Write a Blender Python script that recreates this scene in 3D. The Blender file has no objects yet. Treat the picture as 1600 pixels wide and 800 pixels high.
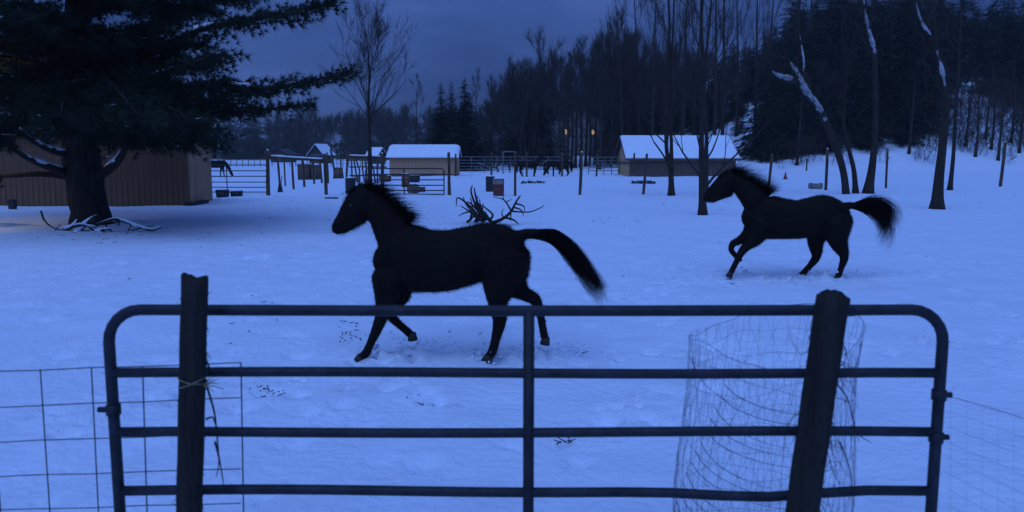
import bpy, bmesh, math, random
import numpy as np
from mathutils import Vector, Matrix, noise as mnoise

scene = bpy.context.scene
COL = scene.collection
R = math.radians
rng = np.random.default_rng(11)
random.seed(11)

# ------------------------------------------------------------------ camera
F, CAM_H = 1256.0, 1.75                      # focal length in 1600-px units, eye height
PITCH = math.atan(160.0 / F)
cam_data = bpy.data.cameras.new('camera')
cam = bpy.data.objects.new('camera', cam_data)
COL.objects.link(cam)
cam.location = (0, 0, CAM_H)
cam.rotation_euler = (math.pi / 2 - PITCH, 0, 0)
cam_data.sensor_width = 36.0
cam_data.lens = F / 1600.0 * 36.0
cam_data.clip_start, cam_data.clip_end = 0.05, 5000
cam_data.dof.use_dof = True
cam_data.dof.focus_distance = 14.0
cam_data.dof.aperture_fstop = 3.2
scene.camera = cam

# ------------------------------------------------------------------ sky and light (overcast dusk)
SUN_EL, SUN_AZ = 58.0, 200.0
world = bpy.data.worlds.new('World'); scene.world = world
world.use_nodes = True
nt = world.node_tree; nt.nodes.clear()
def N(tree, typ, **kw):
    n = tree.nodes.new(typ)
    for k, v in kw.items():
        if k.startswith('i_'):
            n.inputs[k[2:].replace('_', ' ')].default_value = v
        else:
            setattr(n, k, v)
    return n
out = N(nt, 'ShaderNodeOutputWorld'); bg = N(nt, 'ShaderNodeBackground'); bg.inputs['Strength'].default_value = 0.1
skyt = N(nt, 'ShaderNodeTexSky', sky_type='NISHITA', sun_disc=False)
skyt.sun_elevation = R(SUN_EL); skyt.sun_rotation = R(SUN_AZ); skyt.air_density = 2.0; skyt.ozone_density = 6.0
tint = N(nt, 'ShaderNodeMix', data_type='RGBA', blend_type='MULTIPLY'); tint.inputs[0].default_value = 1.0
tint.inputs[7].default_value = (0.10, 0.14, 0.28, 1)
tc = N(nt, 'ShaderNodeTexCoord'); sep = N(nt, 'ShaderNodeSeparateXYZ')
mp = N(nt, 'ShaderNodeMapping'); mp.inputs['Scale'].default_value = (1.0, 1.0, 3.4)
nz = N(nt, 'ShaderNodeTexNoise'); nz.inputs['Scale'].default_value = 2.7; nz.inputs['Detail'].default_value = 5.0; nz.inputs['Roughness'].default_value = 0.5
ramp = N(nt, 'ShaderNodeValToRGB')
e = ramp.color_ramp.elements
e[0].position = 0.36; e[0].color = (0.15, 0.42, 1.75, 1)
e[1].position = 0.66; e[1].color = (0.58, 1.25, 4.1, 1)
grad = N(nt, 'ShaderNodeMapRange'); grad.inputs['From Min'].default_value = 0.0; grad.inputs['From Max'].default_value = 1.0
grad.inputs['To Min'].default_value = 0.72; grad.inputs['To Max'].default_value = 2.2
cl = N(nt, 'ShaderNodeVectorMath', operation='SCALE')
mixc = N(nt, 'ShaderNodeMix', data_type='RGBA'); mixc.inputs[0].default_value = 0.96
L = nt.links.new
L(tc.outputs['Generated'], mp.inputs['Vector']); L(mp.outputs[0], nz.inputs['Vector']); L(nz.outputs['Fac'], ramp.inputs['Fac'])
L(tc.outputs['Generated'], sep.inputs[0]); L(sep.outputs['Z'], grad.inputs['Value'])
L(ramp.outputs['Color'], cl.inputs[0]); L(grad.outputs[0], cl.inputs['Scale'])
L(skyt.outputs['Color'], tint.inputs[6]); L(tint.outputs[2], mixc.inputs[6]); L(cl.outputs[0], mixc.inputs[7])
L(mixc.outputs[2], bg.inputs['Color']); L(bg.outputs[0], out.inputs['Surface'])

sun_data = bpy.data.lights.new('sun', 'SUN'); sun_data.energy = 1.6; sun_data.angle = R(70)
sun_data.color = (0.30, 0.49, 1.0)
sun = bpy.data.objects.new('sun', sun_data); COL.objects.link(sun)
az = R(SUN_AZ)
sdir = Vector((math.sin(az) * math.cos(R(SUN_EL)), math.cos(az) * math.cos(R(SUN_EL)), math.sin(R(SUN_EL))))
sun.rotation_euler = sdir.to_track_quat('Z', 'Y').to_euler()

vs = scene.view_settings
vs.view_transform = 'Standard'; vs.look = 'None'; vs.exposure = 0.0; vs.gamma = 1.0; vs.use_curve_mapping = False

# ------------------------------------------------------------------ pixel -> world helpers
SP, CP = math.sin(PITCH), math.cos(PITCH)
def ray(px, py):
    dx, dy = (px - 800.0) / F, (400.0 - py) / F
    return Vector((dx, CP + dy * SP, -SP + dy * CP))
def at(px, py, Y):
    d = ray(px, py); t = Y / d.y
    return Vector((d.x * t, Y, CAM_H + d.z * t))
def G(px, py):
    d = ray(px, py); t = -CAM_H / d.z
    return Vector((d.x * t, d.y * t, 0.0))
def mpp(Y):                                   # metres per 1600-px pixel at distance Y
    return Y / F

# ------------------------------------------------------------------ materials
def material(name, color, rough=0.8, scale=6.0, var=0.25, bump=0.0, bscale=None, metallic=0.0, stretch=None, color2=None, spec=0.3):
    m = bpy.data.materials.new(name); m.use_nodes = True
    t = m.node_tree; b = t.nodes['Principled BSDF']
    b.inputs['Roughness'].default_value = rough; b.inputs['Metallic'].default_value = metallic
    b.inputs['Specular IOR Level'].default_value = spec
    tcn = N(t, 'ShaderNodeTexCoord'); mpn = N(t, 'ShaderNodeMapping')
    if stretch: mpn.inputs['Scale'].default_value = stretch
    nn = N(t, 'ShaderNodeTexNoise'); nn.inputs['Scale'].default_value = scale; nn.inputs['Detail'].default_value = 6.0
    rr = N(t, 'ShaderNodeValToRGB')
    c = Vector(color); c2 = Vector(color2) if color2 else c * (1 + var)
    c1 = c * (1 - var) if not color2 else c
    rr.color_ramp.elements[0].position = 0.3; rr.color_ramp.elements[0].color = (*c1, 1)
    rr.color_ramp.elements[1].position = 0.7; rr.color_ramp.elements[1].color = (*c2, 1)
    l = t.links.new
    l(tcn.outputs['Object'], mpn.inputs['Vector']); l(mpn.outputs[0], nn.inputs['Vector'])
    l(nn.outputs['Fac'], rr.inputs['Fac']); l(rr.outputs['Color'], b.inputs['Base Color'])
    if bump:
        n2 = N(t, 'ShaderNodeTexNoise'); n2.inputs['Scale'].default_value = bscale or scale * 3; n2.inputs['Detail'].default_value = 5.0
        bp = N(t, 'ShaderNodeBump'); bp.inputs['Strength'].default_value = bump; bp.inputs['Distance'].default_value = 0.05
        l(mpn.outputs[0], n2.inputs['Vector']); l(n2.outputs['Fac'], bp.inputs['Height']); l(bp.outputs[0], b.inputs['Normal'])
    return m

M = {}
M['snow'] = material('snow', (0.71, 0.80, 0.93), 0.75, 2.2, 0.05, 0.55, 14.0, spec=0.2)
M['snow_cap'] = material('snow_cap', (0.74, 0.83, 0.93), 0.7, 3.0, 0.05, 0.3, 9.0, spec=0.2)
M['coat'] = material('pony_coat', (0.013, 0.010, 0.009), 0.75, 5.0, 0.25, spec=0.08)
M['hair'] = material('pony_hair', (0.008, 0.007, 0.007), 0.8, 9.0, 0.2, spec=0.06)
M['hoof'] = material('hoof', (0.03, 0.025, 0.02), 0.6, 20.0, 0.3)
M['eye'] = material('eye', (0.01, 0.008, 0.006), 0.15, 10.0, 0.1, spec=0.5)
M['far_horse'] = material('horse_coat', (0.011, 0.009, 0.008), 0.8, 4.0, 0.3, spec=0.1)
M['gate'] = material('gate_paint', (0.017, 0.021, 0.030), 0.55, 14.0, 0.45, 0.2, 40.0, spec=0.28)
M['post'] = material('weathered_post', (0.026, 0.024, 0.021), 0.9, 3.0, 0.4, 0.8, 14.0, stretch=(5, 5, 0.5))
M['far_post'] = material('fence_post_wood', (0.085, 0.060, 0.036), 0.9, 2.0, 0.45, 0.4, 10.0, stretch=(4, 4, 0.6))
M['wire'] = material('galvanised_wire', (0.05, 0.055, 0.065), 0.55, 30.0, 0.2, metallic=0.3)
M['netting'] = material('netting_wire', (0.17, 0.20, 0.27), 0.6, 30.0, 0.2, metallic=0.2)
M['dusted'] = material('snow_dusted_bark', (0.10, 0.10, 0.10), 0.9, 3.5, 0.2, 0.6, 16.0, color2=(0.46, 0.49, 0.54))
M['twine'] = material('twine', (0.20, 0.17, 0.12), 0.9, 60.0, 0.3)
M['bark'] = material('bark', (0.034, 0.027, 0.022), 0.95, 4.0, 0.4, 0.8, 18.0, stretch=(3, 3, 0.7))
M['twig'] = material('twig_bark', (0.040, 0.031, 0.026), 0.95, 1.0, 0.3)
M['pine_bark'] = material('pine_bark', (0.028, 0.023, 0.020), 0.95, 5.0, 0.45, 1.0, 12.0, stretch=(2, 2, 0.5))
M['needles'] = material('pine_needles', (0.020, 0.034, 0.022), 0.85, 0.9, 0.5, spec=0.1)
M['spruce'] = material('spruce_needles', (0.017, 0.026, 0.019), 0.9, 0.5, 0.5, spec=0.1)
M['brown_leaf'] = material('dry_twigs', (0.036, 0.028, 0.024), 0.95, 0.8, 0.3)
M['board'] = material('shed_board', (0.17, 0.090, 0.052), 0.85, 1.6, 0.32, 0.3, 20.0, stretch=(6, 6, 0.35))
M['board_grey'] = material('weathered_board', (0.47, 0.27, 0.15), 0.85, 1.6, 0.35, 0.3, 20.0, stretch=(6, 6, 0.35))
M['barn_dark'] = material('barn_siding', (0.11, 0.08, 0.062), 0.9, 1.5, 0.3, 0.3, 20.0, stretch=(5, 5, 0.4))
M['barn_gable'] = material('barn_gable_wood', (0.52, 0.33, 0.17), 0.85, 1.5, 0.25, 0.3, 20.0, stretch=(5, 5, 0.4))
M['roof_dark'] = material('dark_roofing', (0.04, 0.04, 0.042), 0.8, 4.0, 0.3)
M['plastic_dark'] = material('dark_plastic', (0.025, 0.03, 0.035), 0.5, 5.0, 0.3)
M['rust_red'] = material('rusty_red_paint', (0.09, 0.030, 0.022), 0.7, 7.0, 0.5, color2=(0.20, 0.06, 0.045))
M['pale_paint'] = material('faded_paint', (0.22, 0.2, 0.19), 0.7, 6.0, 0.3)
M['orange'] = material('orange_plastic', (0.30, 0.06, 0.03), 0.6, 5.0, 0.2)
M['straw'] = material('straw', (0.16, 0.12, 0.07), 0.95, 12.0, 0.4, 0.5, 40.0)
M['house_wall'] = material('house_siding', (0.035, 0.033, 0.036), 0.8, 1.0, 0.3)
M['pale_siding'] = material('pale_siding', (0.17, 0.16, 0.16), 0.8, 2.0, 0.35)
M['glass_dark'] = material('window_glass', (0.02, 0.025, 0.03), 0.1, 2.0, 0.2, spec=0.5)
M['metal_grey'] = material('grey_metal', (0.16, 0.17, 0.18), 0.5, 8.0, 0.25, metallic=0.5)
def emit(name, color, s):
    m = bpy.data.materials.new(name); m.use_nodes = True
    b = m.node_tree.nodes['Principled BSDF']
    b.inputs['Base Color'].default_value = (0.3, 0.2, 0.1, 1)
    b.inputs['Emission Color'].default_value = (*color, 1); b.inputs['Emission Strength'].default_value = s
    return m
M['lit_window'] = emit('lit_window', (1.0, 0.62, 0.34), 0.42)
M['lamp_glow'] = emit('lamp_glow', (1.0, 0.68, 0.32), 6.0)

# ------------------------------------------------------------------ mesh helpers
def link(o, parent=None):
    COL.objects.link(o)
    if parent: o.parent = parent
    return o
def mesh_np(name, V, Fc, mat, parent=None, smooth=False):
    V = np.asarray(V, dtype=np.float32); Fc = np.asarray(Fc, dtype=np.int32)
    me = bpy.data.meshes.new(name)
    n = Fc.shape[1]
    me.vertices.add(len(V)); me.vertices.foreach_set('co', V.ravel())
    me.loops.add(Fc.size); me.loops.foreach_set('vertex_index', Fc.ravel())
    me.polygons.add(len(Fc))
    me.polygons.foreach_set('loop_start', np.arange(0, Fc.size, n, dtype=np.int32))
    me.polygons.foreach_set('loop_total', np.full(len(Fc), n, dtype=np.int32))
    if smooth: me.polygons.foreach_set('use_smooth', np.ones(len(Fc), dtype=bool))
    me.update(calc_edges=True); me.validate()
    me.materials.append(mat)
    return link(bpy.data.objects.new(name, me), parent)
def obj_bm(name, bm, mat, parent=None, smooth=False):
    me = bpy.data.meshes.new(name)
    if smooth:
        for f in bm.faces: f.smooth = True
    bm.to_mesh(me); bm.free(); me.materials.append(mat)
    return link(bpy.data.objects.new(name, me), parent)
def tag(o, label=None, cat=None, group=None, kind=None):
    if label: o['label'] = label
    if cat: o['category'] = cat
    if group: o['group'] = group
    if kind: o['kind'] = kind
    return o
def empty(name, loc=(0, 0, 0), label=None, cat=None, group=None):
    o = bpy.data.objects.new(name, None); o.empty_display_size = 0.2
    link(o); o.location = loc
    return tag(o, label, cat, group)
def copy_tree(o, parent=None):
    c = o.copy(); COL.objects.link(c); c.parent = parent
    for ch in list(o.children): copy_tree(ch, c)
    return c
def box(bm, x0, x1, y0, y1, z0, z1, bev=0.0):
    r = bmesh.ops.create_cube(bm, size=1.0)
    vv = r['verts']
    for v in vv:
        v.co = Vector(((x0 + x1) / 2 + v.co.x * (x1 - x0), (y0 + y1) / 2 + v.co.y * (y1 - y0), (z0 + z1) / 2 + v.co.z * (z1 - z0)))
    if bev:
        es = list({e for v in vv for e in v.link_edges})
        bmesh.ops.bevel(bm, geom=es, offset=bev, segments=2, affect='EDGES')
def box_obj(name, dims, mat, parent=None, bev=0.0, smooth=False):
    bm = bmesh.new(); box(bm, *dims, bev); return obj_bm(name, bm, mat, parent, smooth)
def sweep(path, radii, sides=8, lat=None, close=True, ref=(0, 1, 0)):
    """tube along a polyline: returns V, quads(as tri) ; lat = radius along the ref axis"""
    P = np.asarray([tuple(p) for p in path], dtype=float); n = len(P)
    rad = np.asarray(radii, dtype=float) * np.ones(n); la = rad if lat is None else np.asarray(lat, float) * np.ones(n)
    T = np.gradient(P, axis=0); T /= np.linalg.norm(T, axis=1)[:, None] + 1e-9
    rf = np.asarray(ref, float)
    B = rf - (T @ rf)[:, None] * T
    bad = np.linalg.norm(B, axis=1) < 1e-3
    B[bad] = np.cross(T[bad], (1, 0.2, 0.1)) if bad.any() else B[bad]
    B /= np.linalg.norm(B, axis=1)[:, None] + 1e-9
    Nn = np.cross(T, B)
    a = np.linspace(0, 2 * np.pi, sides, endpoint=False)
    V = (P[:, None, :] + np.cos(a)[None, :, None] * Nn[:, None, :] * rad[:, None, None]
         + np.sin(a)[None, :, None] * B[:, None, :] * la[:, None, None]).reshape(-1, 3)
    Fs = []
    for i in range(n - 1):
        for k in range(sides):
            p, q = i * sides + k, i * sides + (k + 1) % sides
            Fs.append((p, q, q + sides)); Fs.append((p, q + sides, p + sides))
    if close:
        c0, c1 = len(V), len(V) + 1
        V = np.vstack([V, P[0] - T[0] * rad[0] * 0.0, P[-1] + T[-1] * rad[-1] * 0.0])
        for k in range(sides):
            Fs.append((c0, (k + 1) % sides, k))
            Fs.append((c1, (n - 1) * sides + k, (n - 1) * sides + (k + 1) % sides))
    return V, np.asarray(Fs, dtype=np.int32)
class Soup:
    def __init__(s): s.V, s.F, s.n = [], [], 0
    def add(s, V, Fc):
        s.V.append(np.asarray(V, float)); s.F.append(np.asarray(Fc) + s.n); s.n += len(V)
    def obj(s, name, mat, parent=None, smooth=False):
        return mesh_np(name, np.vstack(s.V), np.vstack(s.F), mat, parent, smooth)
def tube_obj(name, path, radii, mat, parent=None, sides=8, smooth=True):
    V, Fc = sweep(path, radii, sides); return mesh_np(name, V, Fc, mat, parent, smooth)
def catmull(pts, n=6):
    P = [np.asarray(tuple(p), float) for p in pts]; P = [2 * P[0] - P[1]] + P + [2 * P[-1] - P[-2]]
    o = []
    for i in range(1, len(P) - 2):
        for k in range(n):
            t = k / n
            o.append(0.5 * ((2 * P[i]) + (-P[i - 1] + P[i + 1]) * t + (2 * P[i - 1] - 5 * P[i] + 4 * P[i + 1] - P[i + 2]) * t ** 2
                            + (-P[i - 1] + 3 * P[i] - 3 * P[i + 1] + P[i + 2]) * t ** 3))
    o.append(P[-2]); return np.asarray(o)
def segs_mesh(S, sides_big=6, thr=0.03):
    """S: array (n,8) p0,p1,r0,r1 -> tapered prisms"""
    S = np.asarray(S, float); Vs, Fs, n0 = [], [], 0
    for sides, sel in ((sides_big, S[:, 6] >= thr), (3, S[:, 6] < thr)):
        A = S[sel]
        if not len(A): continue
        p0, p1, r0, r1 = A[:, :3], A[:, 3:6], A[:, 6], A[:, 7]
        T = p1 - p0; T /= np.linalg.norm(T, axis=1)[:, None] + 1e-9
        h = np.where(np.abs(T[:, 2:3]) > 0.9, np.array([[1.0, 0, 0]]), np.array([[0, 0, 1.0]]))
        B = np.cross(T, h); B /= np.linalg.norm(B, axis=1)[:, None]; C = np.cross(T, B)
        a = np.linspace(0, 2 * np.pi, sides, endpoint=False)
        ring = np.cos(a)[None, :, None] * B[:, None, :] + np.sin(a)[None, :, None] * C[:, None, :]
        V = np.concatenate([p0[:, None, :] + ring * r0[:, None, None], p1[:, None, :] + ring * r1[:, None, None]], axis=1)
        m = len(A); k = np.arange(sides); k2 = (k + 1) % sides
        f = np.concatenate([np.stack([k, k2, k2 + sides], 1), np.stack([k, k2 + sides, k + sides], 1)], 0)
        Fm = f[None] + (np.arange(m) * 2 * sides)[:, None, None] + n0
        Vs.append(V.reshape(-1, 3)); Fs.append(Fm.reshape(-1, 3)); n0 += m * 2 * sides
    return np.vstack(Vs), np.vstack(Fs)
def twig_tris(r_, S, n, ln, w):
    """thin single-triangle twigs sprouting from the finest segments"""
    A = np.asarray(S, float); A = A[A[:, 6] <= np.quantile(A[:, 6], .7)]
    q = A[r_.integers(0, len(A), n)]; t = r_.random((n, 1)); p = q[:, :3] * (1 - t) + q[:, 3:6] * t
    d = q[:, 3:6] - q[:, :3]; d /= np.linalg.norm(d, axis=1)[:, None] + 1e-9
    d = d + r_.normal(0, .45, (n, 3)) + np.array([0, 0, .25]); d /= np.linalg.norm(d, axis=1)[:, None]
    sd = np.cross(d, r_.normal(0, 1, (n, 3))); sd /= np.linalg.norm(sd, axis=1)[:, None] + 1e-9
    V = np.stack([p - sd * w, p + sd * w, p + d * ln * r_.uniform(.4, 1.3, (n, 1))], 1).reshape(-1, 3)
    return V, np.arange(3 * n).reshape(-1, 3)
def with_twigs(r_, S, n, ln, w, sides=5, thr=.05):
    V, Fc = segs_mesh(S, sides, thr); V2, F2 = twig_tris(r_, S, n, ln, w)
    return np.vstack([V, V2]), np.vstack([Fc, F2 + len(V)])
def unit(v): v = np.asarray(v, float); return v / (np.linalg.norm(v) + 1e-9)

# ------------------------------------------------------------------ terrain
def smooth01(x): x = np.clip(x, 0, 1); return x * x * (3 - 2 * x)
def hill(x, y):
    d = np.maximum(0.0, y - (74.0 + 6 * smooth01((30 - x) / 25.0)))
    gain = smooth01((x - 6.0) / 38.0)
    h = 26.0 * (1 - np.exp(-d * 0.0145)) * (0.10 + 0.9 * gain) * smooth01((x + 18) / 30.0)
    return h
TRACKS = []
def bumps(x, y):
    z = 0.030 * np.sin(x * 0.61 + 1.3) * np.sin(y * 0.47 + 0.4) + 0.018 * np.sin(x * 1.7 + y * 0.9) * np.sin(y * 1.31 - x * 0.4 + 2)
    z += 0.010 * np.sin(x * 3.9 - y * 2.1 + 0.5) * np.sin(y * 4.3 + x * 1.1) + 0.006 * np.sin(7.7 * x + 3.1 * y) * np.sin(6.1 * y - 4.2 * x)
    return z * np.clip(y / 4.0, 0.2, 1.0) * np.exp(-np.maximum(0, y - 60) / 60.0)
def hgt(x, y):
    return float(hill(np.float64(x), np.float64(y)) + bumps(np.float64(x), np.float64(y)))
def on(p): return Vector((p[0], p[1], hgt(p[0], p[1])))

def spread(lo, hi, step, far, ratio):
    core = list(np.arange(lo, hi, step)); s = step; a = hi; up = []
    while a < far: up.append(a); s *= ratio; a += s
    return core, up + [far]
cx, upx = spread(-7.5, 7.5, 0.068, 900, 1.09)
xs = np.array([-v for v in upx[::-1]] + cx[1:] + upx)
cy, upy = spread(1.2, 15.0, 0.068, 1600, 1.055)
ys = np.array([-60, -20, -6, -2, 0, 0.7] + cy + upy)
X, Y = np.meshgrid(xs, ys)
Z = hill(X, Y) + bumps(X, Y)
# hoof prints and trampled snow
trng = np.random.default_rng(5)
prints = []
for (x0, y0, x1, y1, n, w) in ((-3.2, 6.5, 6.0, 7.4, 60, 0.25), (6.5, 11.6, 1.0, 10.4, 46, 0.25), (-4, 9.5, 6, 8.6, 40, 0.4), (-2.5, 5.3, -0.6, 6.5, 26, 0.5),
                                (-6, 13.5, 3, 12.5, 40, 0.5), (0.3, 4.7, 2.2, 6.2, 22, 0.4), (-4.6, 4.2, -2.2, 5.6, 22, 0.35), (1.2, 9.4, 5.0, 13.8, 34, 0.4)):
    for i in range(n):
        t = i / n + trng.normal(0, .01)
        prints.append((x0 + (x1 - x0) * t + trng.normal(0, w), y0 + (y1 - y0) * t + trng.normal(0, w), trng.uniform(.05, .10), trng.uniform(.04, .10)))
for k in range(420):                          # older wandering tracks all over the paddock
    a0, b0 = trng.uniform(-8, 8), trng.uniform(3.4, 14.5)
    prints.append((a0, b0, trng.uniform(.05, .11), trng.uniform(.015, .05)))
for (hx, hy) in ((566, 558), (762, 556), (1136, 430), (1257, 436), (1303, 436)):
    g = G(hx, hy)
    for k in range(9): prints.append((g.x + trng.normal(.08, .16), g.y + trng.normal(0, .10), trng.uniform(.05, .09), trng.uniform(.04, .09)))
for (a, b, r, dp) in prints:
    i0, i1 = np.searchsorted(xs, a - 3 * r), np.searchsorted(xs, a + 3 * r)
    j0, j1 = np.searchsorted(ys, b - 3 * r), np.searchsorted(ys, b + 3 * r)
    d2 = ((X[j0:j1, i0:i1] - a) ** 2 + (Y[j0:j1, i0:i1] - b) ** 2) / (r * r)
    Z[j0:j1, i0:i1] += -dp * np.exp(-d2) + dp * 0.45 * np.exp(-((np.sqrt(d2) - 1.5) ** 2) * 5)
fine = np.array([[mnoise.fractal((x * 2.2, y * 2.2, 0.0), 0.8, 2.1, 3) for x in xs] if 1 < y < 16 else [0.0] * len(xs) for y in ys])
Z += fine * 0.014 * (np.abs(X) < 9)
nx, ny = len(xs), len(ys)
idx = np.arange(nx * ny).reshape(ny, nx)
quads = np.stack([idx[:-1, :-1], idx[:-1, 1:], idx[1:, 1:], idx[1:, :-1]], -1).reshape(-1, 4)
ground = mesh_np('ground', np.stack([X, Y, Z], -1).reshape(-1, 3), quads, M['snow'], smooth=True)
tag(ground, 'snow covered paddock and wooded hillside', kind='structure')

# ------------------------------------------------------------------ bare tree generator
def grow(S, r_, p, d, Ln, rad, lvl, maxl, spread_=0.55, up=0.25, kids=4, n=5, wander=0.10):
    p = np.asarray(p, float); d = unit(d)
    pts, rads, dirs = [p], [rad], [d]
    tip = 0.25 if lvl < maxl else 0.15
    for i in range(n):
        d = unit(d + r_.normal(0, wander, 3) + np.array([0, 0, up * 0.25]))
        q = pts[-1] + d * Ln / n
        pts.append(q); dirs.append(d); rads.append(rad * (1 - (1 - tip) * (i + 1) / n))
        S.append((*pts[-2], *q, rads[-2], rads[-1]))
    if lvl >= maxl: return pts
    for k in range(kids):
        t = 0.28 + 0.72 * (k + r_.uniform(0, 0.9)) / kids
        i = min(n - 1, int(t * n)); f = t * n - i
        b = pts[i] + (pts[i + 1] - pts[i]) * min(1, f)
        a = unit(np.cross(dirs[i], r_.normal(0, 1, 3)))
        dd = unit(dirs[i] * math.cos(spread_) + a * math.sin(spread_) * r_.uniform(0.7, 1.25) + np.array([0, 0, up * 0.5]))
        grow(S, r_, b, dd, Ln * r_.uniform(0.45, 0.68) * (1.15 - 0.45 * t), rads[i] * r_.uniform(0.45, 0.62), lvl + 1, maxl, spread_, up, kids, max(3, n - 1), wander * 1.15)
    return pts

def polyline_trunk(S, pts, rads):
    P = catmull(pts, 5); rr = np.interp(np.linspace(0, 1, len(P)), np.linspace(0, 1, len(rads)), rads)
    for i in range(len(P) - 1): S.append((*P[i], *P[i + 1], rr[i], rr[i + 1]))
    return P, rr

def bare_tree(name, stems, label, group=None, seed=1, crown=True, branches=10, blen=2.6, maxl=3, first=0.35, snow=None, spread_=0.6, up=0.35, base_flare=1.5):
    """stems: list of (list of world points, list of radii). thing > trunk, crown, snow"""
    r_ = np.random.default_rng(seed)
    b = Vector(stems[0][0][0])
    root = empty(name, b, label, 'tree', group)
    o = np.array(b)
    Tk, Cr = Soup(), []
    snowS = Soup()
    for si, (pts, rads) in enumerate(stems):
        P = catmull(pts, 6); rr = np.interp(np.linspace(0, 1, len(P)), np.linspace(0, 1, len(rads)), rads)
        rr = rr * (1 + (base_flare - 1) * np.exp(-np.arange(len(P)) * 0.9))
        P[0][2] -= 0.15 if si == 0 else 0.0
        V, Fc = sweep(P - o, rr, 8)
        V += r_.normal(0, 0.06, V.shape) * np.repeat(np.append(rr, [0, 0])[:, None], 1, 0).repeat(8, 0)[:len(V)] if False else 0
        Tk.add(V, Fc)
        if crown:
            for k in range(branches):
                t = first + (1 - first) * (k + r_.uniform(0, .8)) / branches
                i = min(len(P) - 2, int(t * (len(P) - 1)))
                ax = unit(P[i + 1] - P[i]); side = unit(np.cross(ax, r_.normal(0, 1, 3)))
                dd = unit(ax * 0.75 + side * r_.uniform(0.5, 1.0) + np.array([0, 0, 0.2]))
                grow(Cr, r_, P[i] - o, dd, blen * (1.25 - 0.75 * t) * r_.uniform(0.7, 1.2), max(0.008, rr[i] * r_.uniform(0.3, 0.5)), 1, maxl, spread_, up, 4, 5)
            grow(Cr, r_, P[-1] - o, P[-1] - P[-2], blen * 0.5, rr[-1], 1, maxl, spread_, up, 4, 5)
        if snow:
            for (s_i, f0, f1) in snow:
                if s_i != si: continue
                i0, i1 = int(f0 * (len(P) - 1)), max(int(f0 * (len(P) - 1)) + 2, int(f1 * (len(P) - 1)) + 1)
                Q = P[i0:i1 + 1].copy() - o; q = rr[i0:i1 + 1][:len(Q)]
                m = len(Q)
                if m < 3: continue
                Q[:, 2] += q * 0.14; Q[:, 0] -= q * 0.10; Q[:, 1] -= q * 0.30
                tap = np.sin(np.linspace(0.15, math.pi - 0.15, m)) ** 0.5 * (0.75 + 0.35 * r_.random(m))
                snowS.add(*sweep(Q, q * 0.92 * tap, 8))
    Tk.obj('trunk', M['bark'], root, True)
    if Cr:
        V, Fc = segs_mesh(Cr); V2, F2 = twig_tris(r_, Cr, min(2600, len(Cr)), blen * .22, .0035 + .00008 * b[1])
        mesh_np('crown', np.vstack([V, V2]), np.vstack([Fc, F2 + len(V)]), M['twig'], root)
    if snowS.n: snowS.obj('snow', M['dusted'], root, True)
    return root

# ------------------------------------------------------------------ spruce generator (numpy triangles)
def spruce_tris(r_, H, Rb, n=240, sub=4, droop=0.35, sw=.20, low=.06, blunt=.85):
    """conifer: n drooping branch sprays at irregular heights, each a few pairs of narrow blades"""
    tri = []
    S = [(0, 0, 0, 0, 0, H * 0.97, max(0.05, H * 0.012), 0.01)]
    for k in range(n):
        t = r_.random() ** 1.15; z = H * (low + (1 - low) * t)
        ll = (Rb * (1 - t) ** blunt + 0.10) * r_.uniform(0.55, 1.15)
        a = r_.uniform(0, 2 * math.pi); u = np.array([math.cos(a), math.sin(a), 0]); s = np.array([-u[1], u[0], 0]); up = r_.uniform(-.05, .25)
        for q in range(sub):
            f = (q + 0.5) / sub
            c = u * ll * f + np.array([0, 0, z - droop * ll * f * f + up * ll * f])
            for sg in (-1, 1):
                wd = ll * sw * (1.15 - 0.7 * f) * r_.uniform(.6, 1.4)
                tip = c + u * ll * r_.uniform(.16, .42) + s * sg * wd + np.array([0, 0, -wd * r_.uniform(.1, 1.2)])
                tri.append((c - u * ll * .10, c + u * ll * .10 + np.array([0, 0, -.03 * ll]), tip))
    T = np.asarray(tri).reshape(-1, 3)
    return T, np.arange(len(T)).reshape(-1, 3), S
def spruce_thing(name, base, H, Rb, label, seed, **kw):
    r_ = np.random.default_rng(seed)
    root = empty(name, base, label, 'tree', 'spruces at the edge of the woods')
    T, Fc, S = spruce_tris(r_, H, Rb, **kw)
    V, F2 = segs_mesh(S); mesh_np('trunk', V, F2, M['bark'], root)
    mesh_np('crown', T, Fc, M['spruce'], root)
    return root

# ------------------------------------------------------------------ woods as masses
def clear(x, y):                             # gaps in the woods: the lit house and the open bank behind the barn
    px = 800 + x / y * F
    return (858 < px < 942 and y < 113) or (1098 < px < 1186 and y < 101)
def scatter(templates, places):
    places = [p for p in places if not clear(p[1], p[2]) or p[4] < .42]
    s = Soup()
    for (ti, x, y, z, sc, rot, sz) in places:
        V, Fc = templates[ti]; c, q = math.cos(rot), math.sin(rot)
        W = np.empty_like(V)
        W[:, 0] = (V[:, 0] * c - V[:, 1] * q) * sc + x; W[:, 1] = (V[:, 0] * q + V[:, 1] * c) * sc + y; W[:, 2] = V[:, 2] * sc * sz + z
        s.add(W, Fc)
    return s
wr = np.random.default_rng(21)
spr_t = []
for i in range(5):
    T, Fc, S = spruce_tris(wr, 12.0, 2.5 + 0.35 * i, 150, 4, sw=.31, low=.02)
    V, F2 = segs_mesh(S); spr_t.append((np.vstack([T, V]), np.vstack([Fc, F2 + len(T)])))
far_t = []
for i in range(5):
    T, Fc, S = spruce_tris(wr, 12.0, 3.0 + 0.4 * i, 75, 3, sw=.42, low=.0, blunt=.7); far_t.append((T, Fc))
round_t = []                                 # broad-crowned pines
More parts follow.
